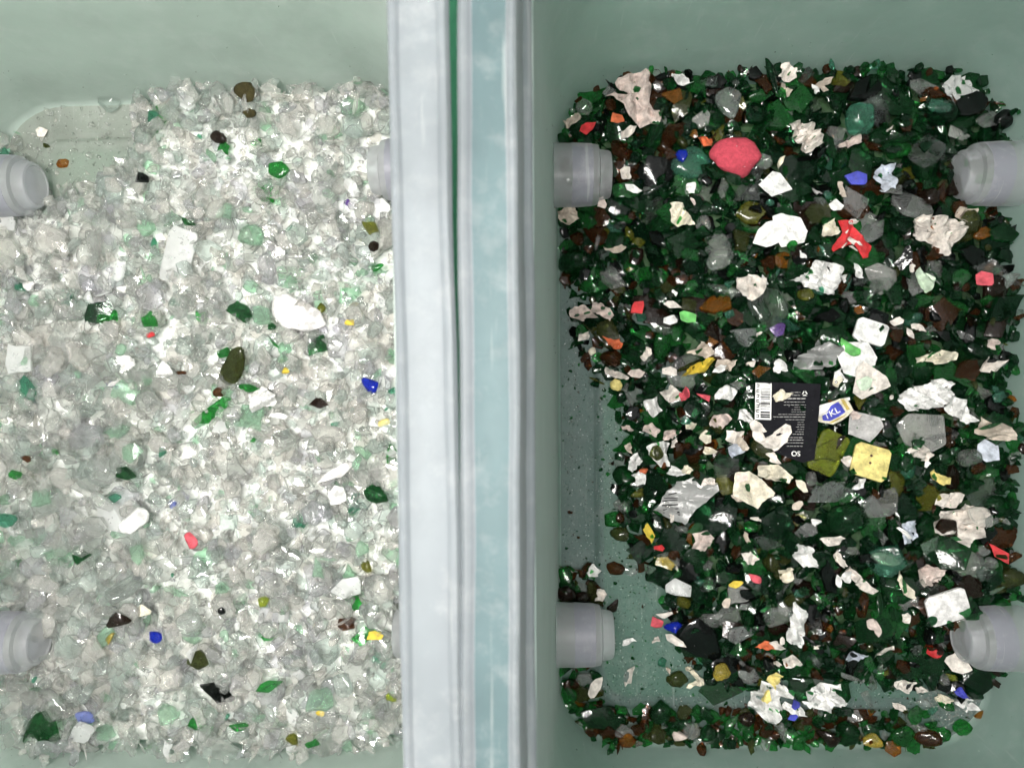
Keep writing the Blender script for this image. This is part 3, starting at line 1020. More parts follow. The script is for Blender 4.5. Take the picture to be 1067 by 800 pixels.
RIGHT = '''
684 181 42 38 20 pl blk | black flat bottle piece | beside the upper wheel hub
745 537 52 44 20 pl bgr | big blackish green plate | right of the printed silver foil
732 667 52 38 -30 pl blk | black angled plate | below the middle of the dark pile
750 717 46 30 10 pl dgr | wide deep green plate | at the lower toe of the dark pile
880 541 42 38 -30 ro dgr | smooth deep green oval | below the clear wedges
680 509 34 36 60 pl bgr | dark green oval plate | left of the printed silver foil
596 126 26 12 15 pa bei | brownish-beige torn strip | in the upper corner above the wheel hub
612 134 21 13 35 fl red | red oblong label chip with pale edge | above the upper wheel hub
642 128 13 18 60 fl ora | orange-red label chip | left of the large torn beige paper
653 139 12 19 -60 pa ppk | pale paper tail | under the orange-red label chip
609 112 18 16 10 ro clr | clear rounded bead | in the upper corner of the dark pile
707 84 28 11 -15 pa wht | frayed white fibre scrap | at the top edge of the dark pile
735 92 22 13 5 ch gry | pale smoky piece | below the top edge near the fibre scrap
761 107 32 30 -50 pl clg | clear wedge with milky corner | upper middle of the dark pile
813 84 20 24 70 pa ppk | pale knobbly scrap | at the top edge of the dark pile
817 96 17 9 -20 pa bei | small beige strip | under the pale knobbly scrap
855 90 19 10 25 pa bei | beige flake | at the top right of the dark pile
728 130 17 22 -50 pl clw | clear shard with amber tip | left above the red stone
731 153 14 18 70 pa ora | tiny orange scrap | left of the red stone
+764 166 47 39 -25 ro rough_stone | rounded red-pink stone | in the upper middle of the dark pile
710 163 15 14 0 ch blu | violet-blue bead | left of the tiny orange scrap
708 225 32 28 -30 pa cre | glittery cream lump | below the black flat bottle piece
730 234 18 17 0 ch clr | clear cube | right of the glittery cream lump
720 198 14 13 0 pa wht | white speck of paper | above the glittery cream lump
652 182 14 16 60 pa ppk | dark-stained white bit | right of the upper wheel hub
659 197 19 8 -20 fl wht | white sliver | below the dark-stained white bit
593 225 23 22 0 pa bei | round beige scrap | beneath the upper wheel hub by the wall
626 213 14 16 60 fl pnk | pinkish triangle scrap | below the upper wheel hub tip
777 199 38 33 30 pl gry | smoky grey torn film | below the red stone
808 194 36 34 55 fl wht | white torn film | right of the smoky grey film
796 169 21 16 -15 ch clr | clear crumb | touching the red stone
779 224 31 25 10 pl olv | yellow-olive plate | below the smoky grey film
771 251 25 26 30 pl dol | moss green plate | left of the white sheet pieces
748 258 27 26 0 ro clr | clear disc | left of the moss green plate
638 260 26 10 -5 pa bei | flat beige twist | near the wall in the upper dark pile
623 251 34 6 80 sl clr | upright clear splinter | near the wall in the upper dark pile
830 152 34 40 50 pa ppk | ragged pale strand | upper right middle of the dark pile
880 151 31 13 15 pa pnk | pink and red torn scrap | left of the lime green glass
913 116 38 27 -35 pl gry | clear curved piece with brown edge | upper right of the dark pile
885 132 32 31 50 ro tea | grey-green smooth pebble | above the pink and red torn scrap
932 159 25 18 0 ro grn | lime green bead | upper right of the dark pile
977 112 20 24 60 ch tea | light jade chip | upper right of the dark pile
958 95 17 31 80 pl clr | upright clear shard | at the upper right edge
994 97 36 30 -20 pa fro | frosty crystalline clump | in the upper right corner
1011 110 36 23 30 pl blk | black glossy wedge | above the upper right wheel hub
1024 127 29 18 15 ch clr | clear pointed crystal | above the upper right wheel hub
999 139 15 24 80 ch clw | clear drop with pink end | beside the upper right wheel hub
962 162 32 34 -45 pl gry | smoky triangular flake | left of the upper right wheel hub
921 187 31 29 40 pa pbl | frosty white-blue lump | below the lime green bead
888 188 24 15 -15 pl ble | navy blue chip | left of the frosty white-blue lump
887 212 36 25 -55 pl clr | clear triangle with red line | below the navy blue chip
946 217 48 31 -35 pl clr | big clear curved shard | below the frosty white-blue lump
916 207 25 14 15 ch clr | small clear knob | left of the big clear curved shard
853 224 27 26 40 pl dol | brown-olive plate | between the white sheet pieces
867 217 15 14 10 fl wht | small white square | right of the brown-olive plate
856 242 21 21 20 pa cre | cream crumpled bit | left of the red printed scrap
975 244 66 40 -30 pa ppk | broad torn beige paper | below the big clear curved shard
1000 226 26 20 30 pa bei | folded beige corner | under the upper right wheel hub
1008 233 27 24 10 ro dol | olive round piece | under the upper right wheel hub
1024 243 20 13 30 pl amb | amber wedge | beneath the upper right wheel hub
1043 243 21 30 80 pl dgr | green piece against the wall | below the upper right wheel hub
819 242 36 44 60 fl wht | larger white sheet piece | under the small white square
800 246 34 28 20 fl wht | left white sheet piece | above the crumpled red and white wad
+848 290 60 33 -12 pa wht | folded white paper with dark notch | in the upper centre right
914 290 32 36 60 ch clw | chunky clear lump | right of the folded white paper
896 293 12 17 80 ch gry | small clear oval | between the folded white paper and the clear lump
838 307 17 13 0 ro olv | small lime-olive bead | under the folded white paper
1009 295 18 18 20 fl rpk | red and white label corner | near the right side of the dark pile
1030 287 24 50 70 pl gry | long smoky curved shard | near the right wall
960 294 24 34 60 pa pgn | white scrap with green smear | right of the chunky clear lump
906 346 34 24 -18 sq wht | white block | above the round label scraps
847 372 54 38 15 pa sil | silvery torn label | above the black barcode label
885 375 44 40 -35 fl wht | white rounded label piece | above the big round label
883 361 27 15 -45 ch gre | green oval bead | on the white rounded label piece
897 397 50 36 -30 fl ppk | big round pale label | right of the silvery torn label
900 400 18 18 20 fl pgn | pale green print patch | on the big round pale label
836 393 30 18 5 ch grn | bright green block | touching the top of the black barcode label
970 374 56 15 8 pa cre | long cream strip with print | right of the white block
1004 386 27 27 -60 pl brn | brown-edged clear flake | right end of the long cream strip
1027 380 29 20 15 pa ppk | pale crumpled knob | near the right wall
1004 350 12 19 85 ch clr | upright clear bead | above the long cream strip
1058 407 17 22 -40 pl yel | orange-yellow chip | against the right wall
1031 359 12 17 60 pa pnk | pink tuft | above the pale crumpled knob
956 411 62 36 18 pa wht | crumpled white sheet | right of the big round pale label
988 425 46 24 -25 pa wht | ragged white strand | right of the crumpled white sheet
+950 446 54 40 -15 pl clw | large clear flat shard with milky middle | below the crumpled white sheet
948 470 36 17 -15 pa ppk | pale pink rag | under the large clear flat shard
900 443 38 30 35 fl grp | grey-beige label piece | right of the blue lettered label
889 432 14 11 20 pa pnk | pink stub | left corner of the grey-beige label piece
1033 448 42 28 -20 pa bei | tan crumbly scrap | near the right wall
1025 470 26 26 50 fl pbl | bluish grey folded film | below the tan crumbly scrap
652 446 8 13 70 pa pnk | tiny pale tag | at the left toe of the dark pile
676 446 20 14 -10 pa pnk | small rose scrap | left of the pink ribbon scrap
695 452 27 10 5 pa pnk | pink ribbon scrap | in the left middle of the dark pile
686 470 30 28 30 pa wht | white curl around an olive piece | left of the middle of the dark pile
683 471 15 15 0 ro dol | olive bead | inside the white curl
661 481 21 18 60 pa wht | white glittery flake | at the left toe of the dark pile
664 497 18 14 -20 pa wht | white ruffled flake | below the white glittery flake
670 492 12 10 10 ch ora | small red-orange chip | on the white ruffled flake
702 490 24 12 -20 pa wht | white bent strip | above the printed silver foil
756 487 27 22 0 pl gry | smoky four-sided flake | above the cream-pink paper
738 503 24 14 20 pa ppk | pale end of a foil scrap | right end of the printed silver foil
802 494 38 24 5 pa cre | yellowish crumpled paper | right of the cream-pink paper
729 562 28 28 -30 pa pnk | pale pink patch | below the big blackish green plate
724 550 20 10 20 pl grn | green shard over pink | on the pale pink patch
676 555 22 9 -65 pl yel | yellow oval | at the left toe of the dark pile
686 570 8 12 80 fl red | red diamond chip | below the yellow oval
692 585 24 12 -15 pl yam | amber flat piece | below the red diamond chip
678 592 15 14 10 ch pgr | pale mint bead | left of the amber flat piece
+706 610 18 27 85 pl fro | clear rounded rectangle | at the lower toe of the dark pile
657 594 10 15 75 pl clr | clear triangle chip | on the bare floor
619 593 15 14 30 pa wht | white frayed scrap | alone on the bare floor
641 592 20 14 -5 ro brn | brown oval pebble | on the bare floor
591 619 19 16 0 ro dbn | dark brown pebble | above the lower wheel hub by the wall
607 622 13 15 70 ro dbn | smaller dark brown pebble | above the lower wheel hub
625 619 15 20 -70 pa ppk | pale tooth-shaped scrap | above the lower wheel hub tip
638 630 14 16 10 ch dbn | dark brown crumb by a pale scrap | above the lower wheel hub tip
645 524 16 14 -20 ch clr | lone clear chip | at the left edge of the dark pile
639 540 18 16 0 ro grn | green bead at the toe | left edge of the dark pile
646 556 20 15 10 ro dol | olive-brown bead | left edge of the dark pile
765 612 33 20 10 pl clw | clear block with yellow core | lower middle of the dark pile
766 608 16 8 10 pl yel | yellow core stripe | inside the clear block
800 565 17 33 75 pl gry | long smoky oval | below the cream-pink paper
782 580 14 22 70 pa ppk | pale bent scrap | left of the long smoky oval
779 563 8 13 80 ch grn | vivid green crumb | above the pale bent scrap
815 595 17 24 75 pa cre | cream folded scrap | below the long smoky oval
786 602 14 12 0 ch rpk | dark red crumb | right of the clear block
+862 471 32 46 -24 sq ylg | cracked yellow-green plate | right of the black barcode label
+906 481 38 36 -18 sq pye | flat yellow square with two dots | right of the cracked yellow-green plate
882 479 13 15 50 pa ppk | pink wisp | between the green plate and the yellow square
896 505 13 14 -30 ch olv | mustard crumb | below the flat yellow square
888 502 9 24 -65 pa wht | white wisp | left of the mustard crumb
864 511 48 24 18 pl clg | long clear wedge | below the cracked yellow-green plate
917 525 38 27 25 pl clr | clear angular block | below the flat yellow square
978 497 12 27 65 pa pye | yellow stick | right middle of the dark pile
984 520 26 34 -55 pa ppk | pale torn flap | below the yellow stick
990 545 66 44 30 pa ppk | large torn paper around brown glass | right side of the dark pile
984 548 26 19 -25 pl dbn | dark brown shard | in the large torn paper
1020 537 34 24 -20 pl clw | shiny clear strip | right of the large torn paper
+941 554 33 28 30 pa pbl | pale blue star-shaped scrap | lower right middle
969 567 27 17 15 ch pgr | pale green block | right of the pale blue star
+1031 572 26 12 -48 pl red | red shard | near the right wall
1057 580 12 9 40 fl pnk | tan triangle | against the right wall
866 561 22 14 20 pa ppk | pale bud-like scrap | below the smooth deep green oval
870 579 24 9 -55 pa ppk | pale stalk | under the pale bud-like scrap
831 574 34 20 -45 pa wht | white ridged strip | below the yellow cream papers
837 554 29 15 30 pl clr | clear oblong piece | above the white ridged strip
961 595 34 28 20 pa pnk | pink torn paper | below the pale green block
942 610 36 12 -62 pa cre | cream ribbon | left of the pink torn paper
922 581 32 14 -10 pl pgr | pale green sliver of glass | below the pale blue star
892 602 34 17 -50 pa ppk | pale forked strand | lower middle of the dark pile
1028 597 16 24 -60 ch gry | clear crumpled bead | right lower dark pile
1050 601 27 20 5 ro dol | dark olive pebble | against the right wall
1040 614 18 10 10 ch pgr | pale mint chip | below the dark olive pebble
+985 631 44 33 18 sq cer | big white folded ceramic piece | beside the lower right wheel hub
994 648 16 9 30 pl gol | gold fleck | under the big white ceramic piece
975 681 11 16 80 ro red | small red oval | left of the lower right wheel hub
994 688 18 30 60 fl ppk | pale triangular shred | beside the small red oval
991 705 18 8 -25 sl ylg | yellow-green sliver | below the pale triangular shred
828 652 58 24 -82 pa wht | tall white crumpled paper | lower middle of the dark pile
823 688 20 18 0 pa ppk | pale end piece | under the tall white crumpled paper
890 683 26 12 5 pa pbl | bluish white scrap | lower middle right
919 675 26 13 50 pa ppk | bent pale strip | right of the bluish white scrap
908 652 18 14 -60 pa pnk | pinkish curl | above the bent pale strip
938 711 30 17 -5 pa ppk | lone cream-white scrap | at the lower edge of the heap
905 727 20 17 -20 ch clr | clear crystal with folds | left of the lone cream-white scrap
961 731 18 13 -30 ch clr | small clear wedge | right of the lone cream-white scrap
852 717 50 38 15 pa wht | big crumpled white tissue | at the bottom of the heap
1002 730 28 26 -20 pa wht | blue and white crumpled wrapper | lower right near the wheel hub
999 719 16 12 -20 pa ble | blue wrapper fold | on the crumpled wrapper near the wheel hub
981 728 10 18 -80 pa cre | upright cream scrap | left of the blue and white wrapper
826 738 14 28 80 pa wht | narrow white wrapper | at the bottom of the heap
826 731 10 11 60 fl ble | small blue print patch | upper end of the narrow white wrapper
824 744 10 8 20 fl ble | lower blue print patch | on the narrow white wrapper
802 726 46 46 20 pa wht | white star-shaped paper | left of the big crumpled white tissue
797 724 14 14 -40 pa pye | yellow smear | on the white star-shaped paper
804 704 16 17 -30 pa pye | mustard scrap | above the white star-shaped paper
864 768 28 22 10 ch dbn | red-brown lump | in the bottom groove
882 762 24 24 0 ro dgr | green lump | beside the red-brown lump in the bottom groove
939 766 25 22 0 ro grn | bright emerald lump | in the bottom groove
964 766 27 17 0 ro brn | brown oval lump | right of the emerald lump in the groove
981 764 18 14 0 ro grn | left of two green beads | in the bottom groove
999 756 19 16 10 ro grn | right of two green beads | in the bottom groove
1020 742 15 13 -20 ch amb | amber cube | in the lower right corner groove
707 766 20 13 -10 ch pnk | pink lump | in the bottom groove
906 771 22 15 20 ch yam | clear amber lump | in the bottom groove
688 742 24 22 10 ro dgr | dull green bead | in the bottom groove
684 764 20 20 0 ro dol | murky olive bead | in the bottom groove
738 764 17 18 0 ro dgr | dark green bead by the pink lump | in the bottom groove
777 748 16 15 0 ro dbn | brown cube | in the bottom groove
796 772 14 14 20 ch clr | clear bead | at the bottom edge below the star paper
619 712 27 14 55 fl ppk | pale leaf-shaped scrap | below the lower wheel hub
656 702 25 10 65 pa ppk | pale wavy scrap | right of the leaf-shaped scrap
627 746 48 24 -8 pl dgr | wide dark green plate | in the lower left corner groove
650 758 14 22 70 ch clr | clear peg | right of the wide dark green plate
655 667 9 20 -80 pa wht | white and dark tag | on the bare floor right of the lower wheel hub
684 665 13 7 35 pa ppk | pale crescent | on the bare panel
692 639 19 8 8 fl ppk | pale strip end | left of the cobalt bottle piece
685 648 14 14 0 ch rpk | pink-red crumb | left of the cobalt bottle piece
702 652 22 20 -40 ch blu | cobalt bottle piece | at the lower toe of the dark pile
704 667 24 10 -30 fl ppk | cream underside | below the cobalt bottle piece
751 699 18 17 40 ro yam | mustard bead | at the lower toe of the dark pile
770 659 16 28 -75 pl clg | clear leaf | lower left of the heap
780 705 24 16 -20 ch clr | clear oval block | right of the mustard bead
705 706 22 17 5 ro dol | brown-green oval | on the bare panel
722 700 26 9 -40 pa cre | upper cream strand | over the brown-green oval
721 711 20 8 40 pa cre | lower cream strand | right of the brown-green oval
690 690 11 12 20 ch tea | shiny teal crumb | on the bare panel
798 672 9 21 -80 pa ora | orange-pink stick | right of the clear leaf
808 671 17 11 -40 pa ppk | pale wing scrap | right of the orange-pink stick
606 328 17 32 80 pa pnk | tall pinkish scrap | by the wall on the upper slope
627 325 20 30 70 pa pnk | pinkish twisted scrap | right of the tall pinkish scrap
609 351 15 10 15 pa ppk | little pale scrap | below the tall pinkish scrap
662 322 16 14 50 fl red | bright red chip | in the upper left of the dark pile
687 341 27 18 -25 pl gry | smoky clear lens | right below the bright red chip
697 334 20 13 15 fl wht | white corner scrap | left of the mint green chip
699 318 9 20 80 fl ppk | pale pointed scrap | above the white corner scrap
717 318 16 19 60 pl dol | olive chip | above the mint green chip
714 331 19 15 -35 fl gre | mint green chip | in the upper left middle of the dark pile
748 271 26 22 30 ro clr | clear curved ring piece | above the crumpled wad
753 303 12 42 75 pl gry | long clear curved strip | left of the crumpled wad
776 302 32 34 30 pa ppk | crumpled red and white wad | left of the folded white paper
797 322 42 38 -50 pl gry | big clear pointed shard | below the crumpled wad
810 344 17 13 20 pl pur | violet chip | under the big clear pointed shard
775 350 38 27 15 ch clg | clear lens-shaped lump | left of the violet chip
640 357 12 26 60 pa ora | orange splash-shaped scrap | on the left slope
617 366 8 9 0 ro cre | cream dot | on the left slope
640 390 11 32 68 pa ppk | pale curved blade scrap | on the left slope
642 401 13 12 0 ro pye | yellow dot | beside the pale curved blade
671 370 18 10 55 pa ppk | short pale twist | on the left slope
663 389 12 18 80 fl pnk | pink triangle | left of the yellow scrap
697 387 11 16 75 fl ppk | small pale triangle | left of the yellow scrap
730 365 27 17 -10 pa bei | beige rock-like wad | above the yellow scrap
727 384 40 17 28 pa yel | bright yellow scrap | in the left middle of the dark pile
741 357 15 14 0 ch amb | amber crumb | right of the beige rock-like wad
756 379 15 29 -75 pa bei | tan upright scrap | right of the yellow scrap
680 422 23 23 20 pa wht | white lump of tissue | left middle of the dark pile
697 410 18 28 70 pa ppk | pale folded tissue | right of the white lump of tissue
713 411 16 18 -30 pa rpk | red-striped scrap | right of the pale folded tissue
733 414 15 11 10 ch rpk | crimson chip | right of the red-striped scrap
756 410 17 30 -65 pa wht | speckled white paper | left of the black barcode label
792 387 22 13 10 pl amb | orange amber shard | above the black barcode label
810 382 19 17 30 pa wht | white tuft | above the black barcode label
717 443 11 15 80 pa cre | small cream scrap | below the red-striped scrap
752 440 18 28 80 pa pnk | rosy beige paper | below the speckled white paper
764 455 20 22 -30 pa ppk | rosy folded paper | right of the rosy beige paper
765 468 20 18 -20 pa pbl | bluish flecked scrap | below the rosy folded paper
775 432 24 15 -20 pa wht | gritty white paper | left of the barcode
739 470 12 15 60 pa cre | pale yellow bit | below the rosy beige paper
734 455 14 14 30 pl cre | buff flake | left of the rosy beige paper
'''
place(RIGHT, 'R', 302)

# small unremarkable scraps, named later by the piece they lie beside
AUTO = []
ar = np.random.default_rng(909)
for _ in range(70):
    u, v = float(np.clip(ar.normal(870, 105), 655, 1045)), float(np.clip(ar.normal(440, 165), 95, 735))
    w_ = float(ar.uniform(7, 20))
    mt = pick(ar, (('wht', .34), ('ppk', .30), ('bei', .14), ('cre', .12), ('pnk', .06), ('grp', .04)))
    p_ = spot(u, v)
    if h_at(OWN, p_[0], p_[1]) in KEEP or sd_bin(B_R, p_[0], p_[1]) > -9:
        continue
    o, _ = sheet('paper_scrap', u, v, w_, w_ * float(ar.uniform(0.35, 0.8)), float(ar.uniform(0, 180)), mt, ar, flat=bool(ar.random() < 0.25))
    AUTO.append((o, u, v, {'wht': 'small white paper bit', 'ppk': 'small pale paper bit', 'bei': 'small beige paper bit', 'cre': 'small cream paper bit', 'pnk': 'small pinkish paper bit', 'grp': 'small grey paper bit'}[mt]))

# ---- printed pieces -------------------------------------------------------
pr = np.random.default_rng(77)

def print_quads(name, o, zf, quads, mat, lift=0.14):
    """flat print: a set of quads (world mm) laid on the sheet as one part"""
    c = np.array(o['_c'])
    V, F = [], []
    for qd in quads:
        b0 = len(V)
        for x, y in qd:
            V.append((np.array([x, y, float(zf(x, y)) + lift]) - c) * MM)
        F.append(tuple(range(b0, b0 + len(qd))))
    return mesh_obj(name, V, F, M[mat], o)

def pxquad(z, pts):
    return [tuple(at(a, b, z)[:2]) for a, b in pts]

def print_text(o, zf, body, px, py, height_px, ang, mat, lift=0.2):
    z = o['_c'][2]
    k = (CAM_H - z) / F_PX
    cu = bpy.data.curves.new('lettering', 'FONT')
    cu.body, cu.size, cu.align_x, cu.align_y = body, 1.0, 'CENTER', 'CENTER'
    cu.offset = 0.012
    to = bpy.data.objects.new('lettering', cu)
    COL.objects.link(to)
    bpy.context.view_layer.update()
    me = bpy.data.meshes.new_from_object(to.evaluated_get(bpy.context.evaluated_depsgraph_get()))
    bpy.data.objects.remove(to)
    p = at(px, py, z)
    s = height_px * k / 0.7
    c, sn = math.cos(math.radians(ang)), math.sin(math.radians(ang))
    cc = o['_c']
    for v in me.vertices:
        x, y = v.co.x * s, v.co.y * s
        wx, wy = p[0] + c * x - sn * y, p[1] + sn * x + c * y
        v.co = ((wx - cc[0]) * MM, (wy - cc[1]) * MM, (float(zf(wx, wy)) + lift - cc[2]) * MM)
    me.materials.clear()
    me.materials.append(M[mat])
    return link(bpy.data.objects.new('lettering', me), o)

def mark(o, head, tail, cat, px, py, side='R'):
    tag(o, head + ' ' + tail, cat, 'odd pieces in the dark pile')
    MARKS.append((o, head, px, py, side))

# large torn beige paper
zq = lambda pts, ox, oy, s: [(ox + s * a, oy + s * b) for a, b in pts]
ol = zq([(290, 150), (345, 140), (400, 130), (412, 190), (405, 235), (442, 290), (435, 322), (372, 325), (330, 285), (312, 242), (245, 215), (318, 212), (366, 198), (362, 176), (275, 182)], 560, 40, 0.2876)
o, zf = sheet('paper_scrap', 662, 106, 0, 0, 0, 'pnk', pr, outline=ol, crumple=0.8, lift=1.6)
mark(o, 'large torn beige-pink paper', 'at the top edge of the dark pile', 'paper', 664, 106)

# black label with barcode
ol = [(785.5, 397.5), (846.5, 400), (845, 430), (841, 477), (829, 480), (800, 469), (786, 443)]
o, zf = sheet('black_label', 815, 434, 0, 0, 0, 'ink', pr, flat=True, outline=ol, crumple=0.35, lift=1.6)
zl = o['_c'][2] + 1.5
print_quads('barcode_field', o, zf, [pxquad(zl, [(787.6, 398.6), (787.2, 437), (803.8, 437.5), (804.2, 399.2)])], 'wht', 0.12)
bars, yb = [], 404.5
while yb < 436:
    wb = float(pr.choice([0.5, 0.7, 1.1, 1.7, 2.4], p=[.3, .25, .2, .15, .1]))
    if yb + wb > 436.5:
        break
    bars.append(pxquad(zl, [(793.0, yb), (792.9, yb + wb), (802.6, yb + wb + .3), (802.6, yb + .3)]))
    yb += wb + float(pr.choice([0.6, 0.9, 1.5, 2.2]))
print_quads('barcode_bars', o, zf, bars, 'ink', 0.34)
dg = []
for q in range(7):
    y0 = 400.2 + q * 5.3
    dg += [pxquad(zl, [(788.6, y0), (788.6, y0 + 0.8), (791.4, y0 + 0.8), (791.4, y0)]), pxquad(zl, [(788.6, y0 + 2.2), (788.6, y0 + 3.0), (791.4, y0 + 3.0), (791.4, y0 + 2.2)]),
           pxquad(zl, [(788.6 if q % 2 else 790.7, y0), (788.6 if q % 2 else 790.7, y0 + 3.0), (789.3 if q % 2 else 791.4, y0 + 3.0), (789.3 if q % 2 else 791.4, y0)])]
print_quads('barcode_digits', o, zf, dg, 'ink', 0.36)
ln = []
for yy, xa, thick in ((408.5, 824, .5), (411.5, 822, .5), (414.6, 807, 1.2), (418.5, 818, .5), (421.5, 818, .5), (424, 829, .4), (426.5, 826, .4), (428.8, 826, .4),
                      (431.4, 813, .5), (434, 808, .6), (437, 821, .4), (439.5, 833, .4), (442, 833, .4), (444.5, 832, .4), (447, 832, .4), (449.5, 831, .4), (452, 829, .5),
                      (455.5, 823, .6), (458, 823, .6), (461, 822, .5), (464.5, 824, .6)):
    xe = 840.4 if yy > 414 else 834
    x = xa
    while x < xe - 1:
        w = min(float(pr.uniform(1.6, 5.0)), xe - x)
        j = (yy - 400) * -0.06
        ln.append(pxquad(zl, [(x + j, yy), (x + j, yy + thick), (x + w + j, yy + thick), (x + w + j, yy)]))
        x += w + 0.7
print_quads('small_print', o, zf, ln, 'grp', 0.10)
tri = []
for q in range(3):
    a0 = math.radians(90 + q * 120)
    cx, cy = 837.8, 410.0
    P = [(cx + 3.2 * math.cos(a0 + d), cy - 3.2 * math.sin(a0 + d)) for d in (math.radians(15), math.radians(105))]
    Q = [(cx + 1.7 * math.cos(a0 + d), cy - 1.7 * math.sin(a0 + d)) for d in (math.radians(105), math.radians(15))]
    tri.append(pxquad(zl, P + Q))
print_quads('recycling_mark', o, zf, tri, 'wht', 0.14)
print_text(o, zf, 'SO', 828.5, 472.0, 5.0, 180, 'wht', 0.16)
mark(o, 'black label with white barcode', 'in the middle of the dark pile', 'label', 815, 434)
o, _ = sheet('paper_scrap', 815, 411, 14, 21, -75, 'cre', pr, crumple=0.6)
mark(o, 'cream torn bit', 'stuck on the black barcode label', 'paper', 815, 411)
ol = [(781, 441), (786, 437), (791, 440), (793, 450), (800, 456), (808, 456), (815, 450), (816, 441), (821, 443), (823, 450), (818, 460), (806, 470), (797, 466), (788, 459)]
o, _ = sheet('paper_scrap', 803, 455, 0, 0, 0, 'ppk', pr, outline=ol, crumple=0.5, lift=1.5)
mark(o, 'pale crescent-shaped torn paper', 'overlapping the lower corner of the black barcode label', 'paper', 803, 456)

# blue lettered label
ol = zq([(105, 450), (240, 290), (420, 240), (560, 180), (660, 170), (750, 260), (830, 385), (750, 500), (640, 590), (500, 660), (400, 640), (260, 620), (140, 560)], 840, 405, 60 / 1067)
o, zf = sheet('printed_label', 866, 428, 0, 0, 0, 'cre', pr, flat=True, outline=ol, crumple=0.02, lift=1.9)
zl = o['_c'][2] + 1.5
qz = lambda pts: pxquad(zl, zq(pts, 840, 405, 60 / 1067))
print_quads('white_corner', o, zf, [qz([(115, 450), (245, 298), (425, 250), (400, 380), (280, 500), (150, 545)])], 'wht', 0.12)
print_quads('blue_panel', o, zf, [qz([(560, 235), (440, 310), (400, 400), (300, 510), (330, 590), (460, 600), (600, 520), (720, 430), (640, 320)])], 'ble', 0.16)
print_quads('gold_border', o, zf, [qz([(600, 200), (660, 190), (800, 380), (740, 400)]), qz([(745, 470), (700, 520), (500, 640), (440, 630), (600, 545)])], 'gol', 0.2)
print_text(o, zf, 'TKL', 840 + 455 * 60 / 1067, 405 + 455 * 60 / 1067, 6.6, 31, 'wht', 0.4)
mark(o, 'blue label with white letters', 'right of the black barcode label', 'label', 867, 428)

# red printed scrap with white squares
ol = zq([(225, 180), (330, 160), (430, 175), (435, 250), (520, 350), (600, 440), (645, 540), (600, 690), (550, 700), (540, 570), (430, 470), (300, 540), (170, 600), (150, 560), (300, 330)], 850, 220, 70 / 933)
o, zf = sheet('red_printed_scrap', 880, 246, 0, 0, 0, 'red', pr, outline=ol, crumple=0.45, lift=1.4)
zl = o['_c'][2] + 1.5
qz = lambda pts: pxquad(zl, zq(pts, 850, 220, 70 / 933))
print_quads('white_print', o, zf, [qz([(430, 395), (480, 345), (560, 420), (510, 480)]), qz([(400, 300), (435, 262), (458, 290), (415, 320)]), qz([(545, 430), (590, 420), (628, 490), (580, 480)]), qz([(500, 480), (560, 560), (540, 575), (470, 480)]), qz([(430, 430), (440, 450), (360, 525), (345, 510)])], 'ppk', 0.35)
print_quads('red_square', o, zf, [qz([(450, 432), (482, 400), (518, 432), (488, 468)])], 'red', 0.5)
mark(o, 'red printed scrap with white squares', 'right of the white sheet pieces', 'paper', 880, 246)

# silver foil with bar print
ol = zq([(20, 540), (130, 430), (150, 330), (330, 160), (345, 80), (630, 70), (680, 130), (800, 120), (940, 110), (950, 200), (780, 380), (640, 500), (560, 590), (480, 740), (300, 670)], 680, 495, 70 / 1018)
o, zf = sheet('foil_scrap', 713, 520, 0, 0, 0, 'sil', pr, flat=False, outline=ol, crumple=0.35, lift=1.0)
zl = o['_c'][2] + 1.5
qz = lambda pts: pxquad(zl, zq(pts, 680, 495, 70 / 1018))
print_quads('bar_print', o, zf, [qz([(xa, y + 26), (xa, y + 26 + w), (375 + (y - 270) * .1, y + w), (375 + (y - 270) * .1, y)]) for xa, y, w in ((250, 268, 14), (190, 335, 12), (165, 372, 14), (160, 440, 18), (165, 500, 14), (175, 545, 18), (190, 580, 14))], 'ink', 0.6)
mark(o, 'printed silver foil with bars', 'left of the middle of the dark pile', 'foil', 713, 520)

# cream-pink paper, two tones
ol = zq([(785, 250), (838, 240), (900, 285), (942, 330), (905, 365), (868, 395), (820, 370), (768, 340)], 570, 430, 0.25)
o, zf = sheet('paper_scrap', 782, 509, 0, 0, 0, 'cre', pr, outline=ol, crumple=0.6, lift=1.4)
zl = o['_c'][2] + 1.5
print_quads('pink_corner', o, zf, [pxquad(zl, zq([(790, 256), (832, 247), (838, 280), (795, 295)], 570, 430, 0.25))], 'pnk', 0.5)
mark(o, 'cream-pink torn paper', 'below the black barcode label', 'paper', 782, 509)
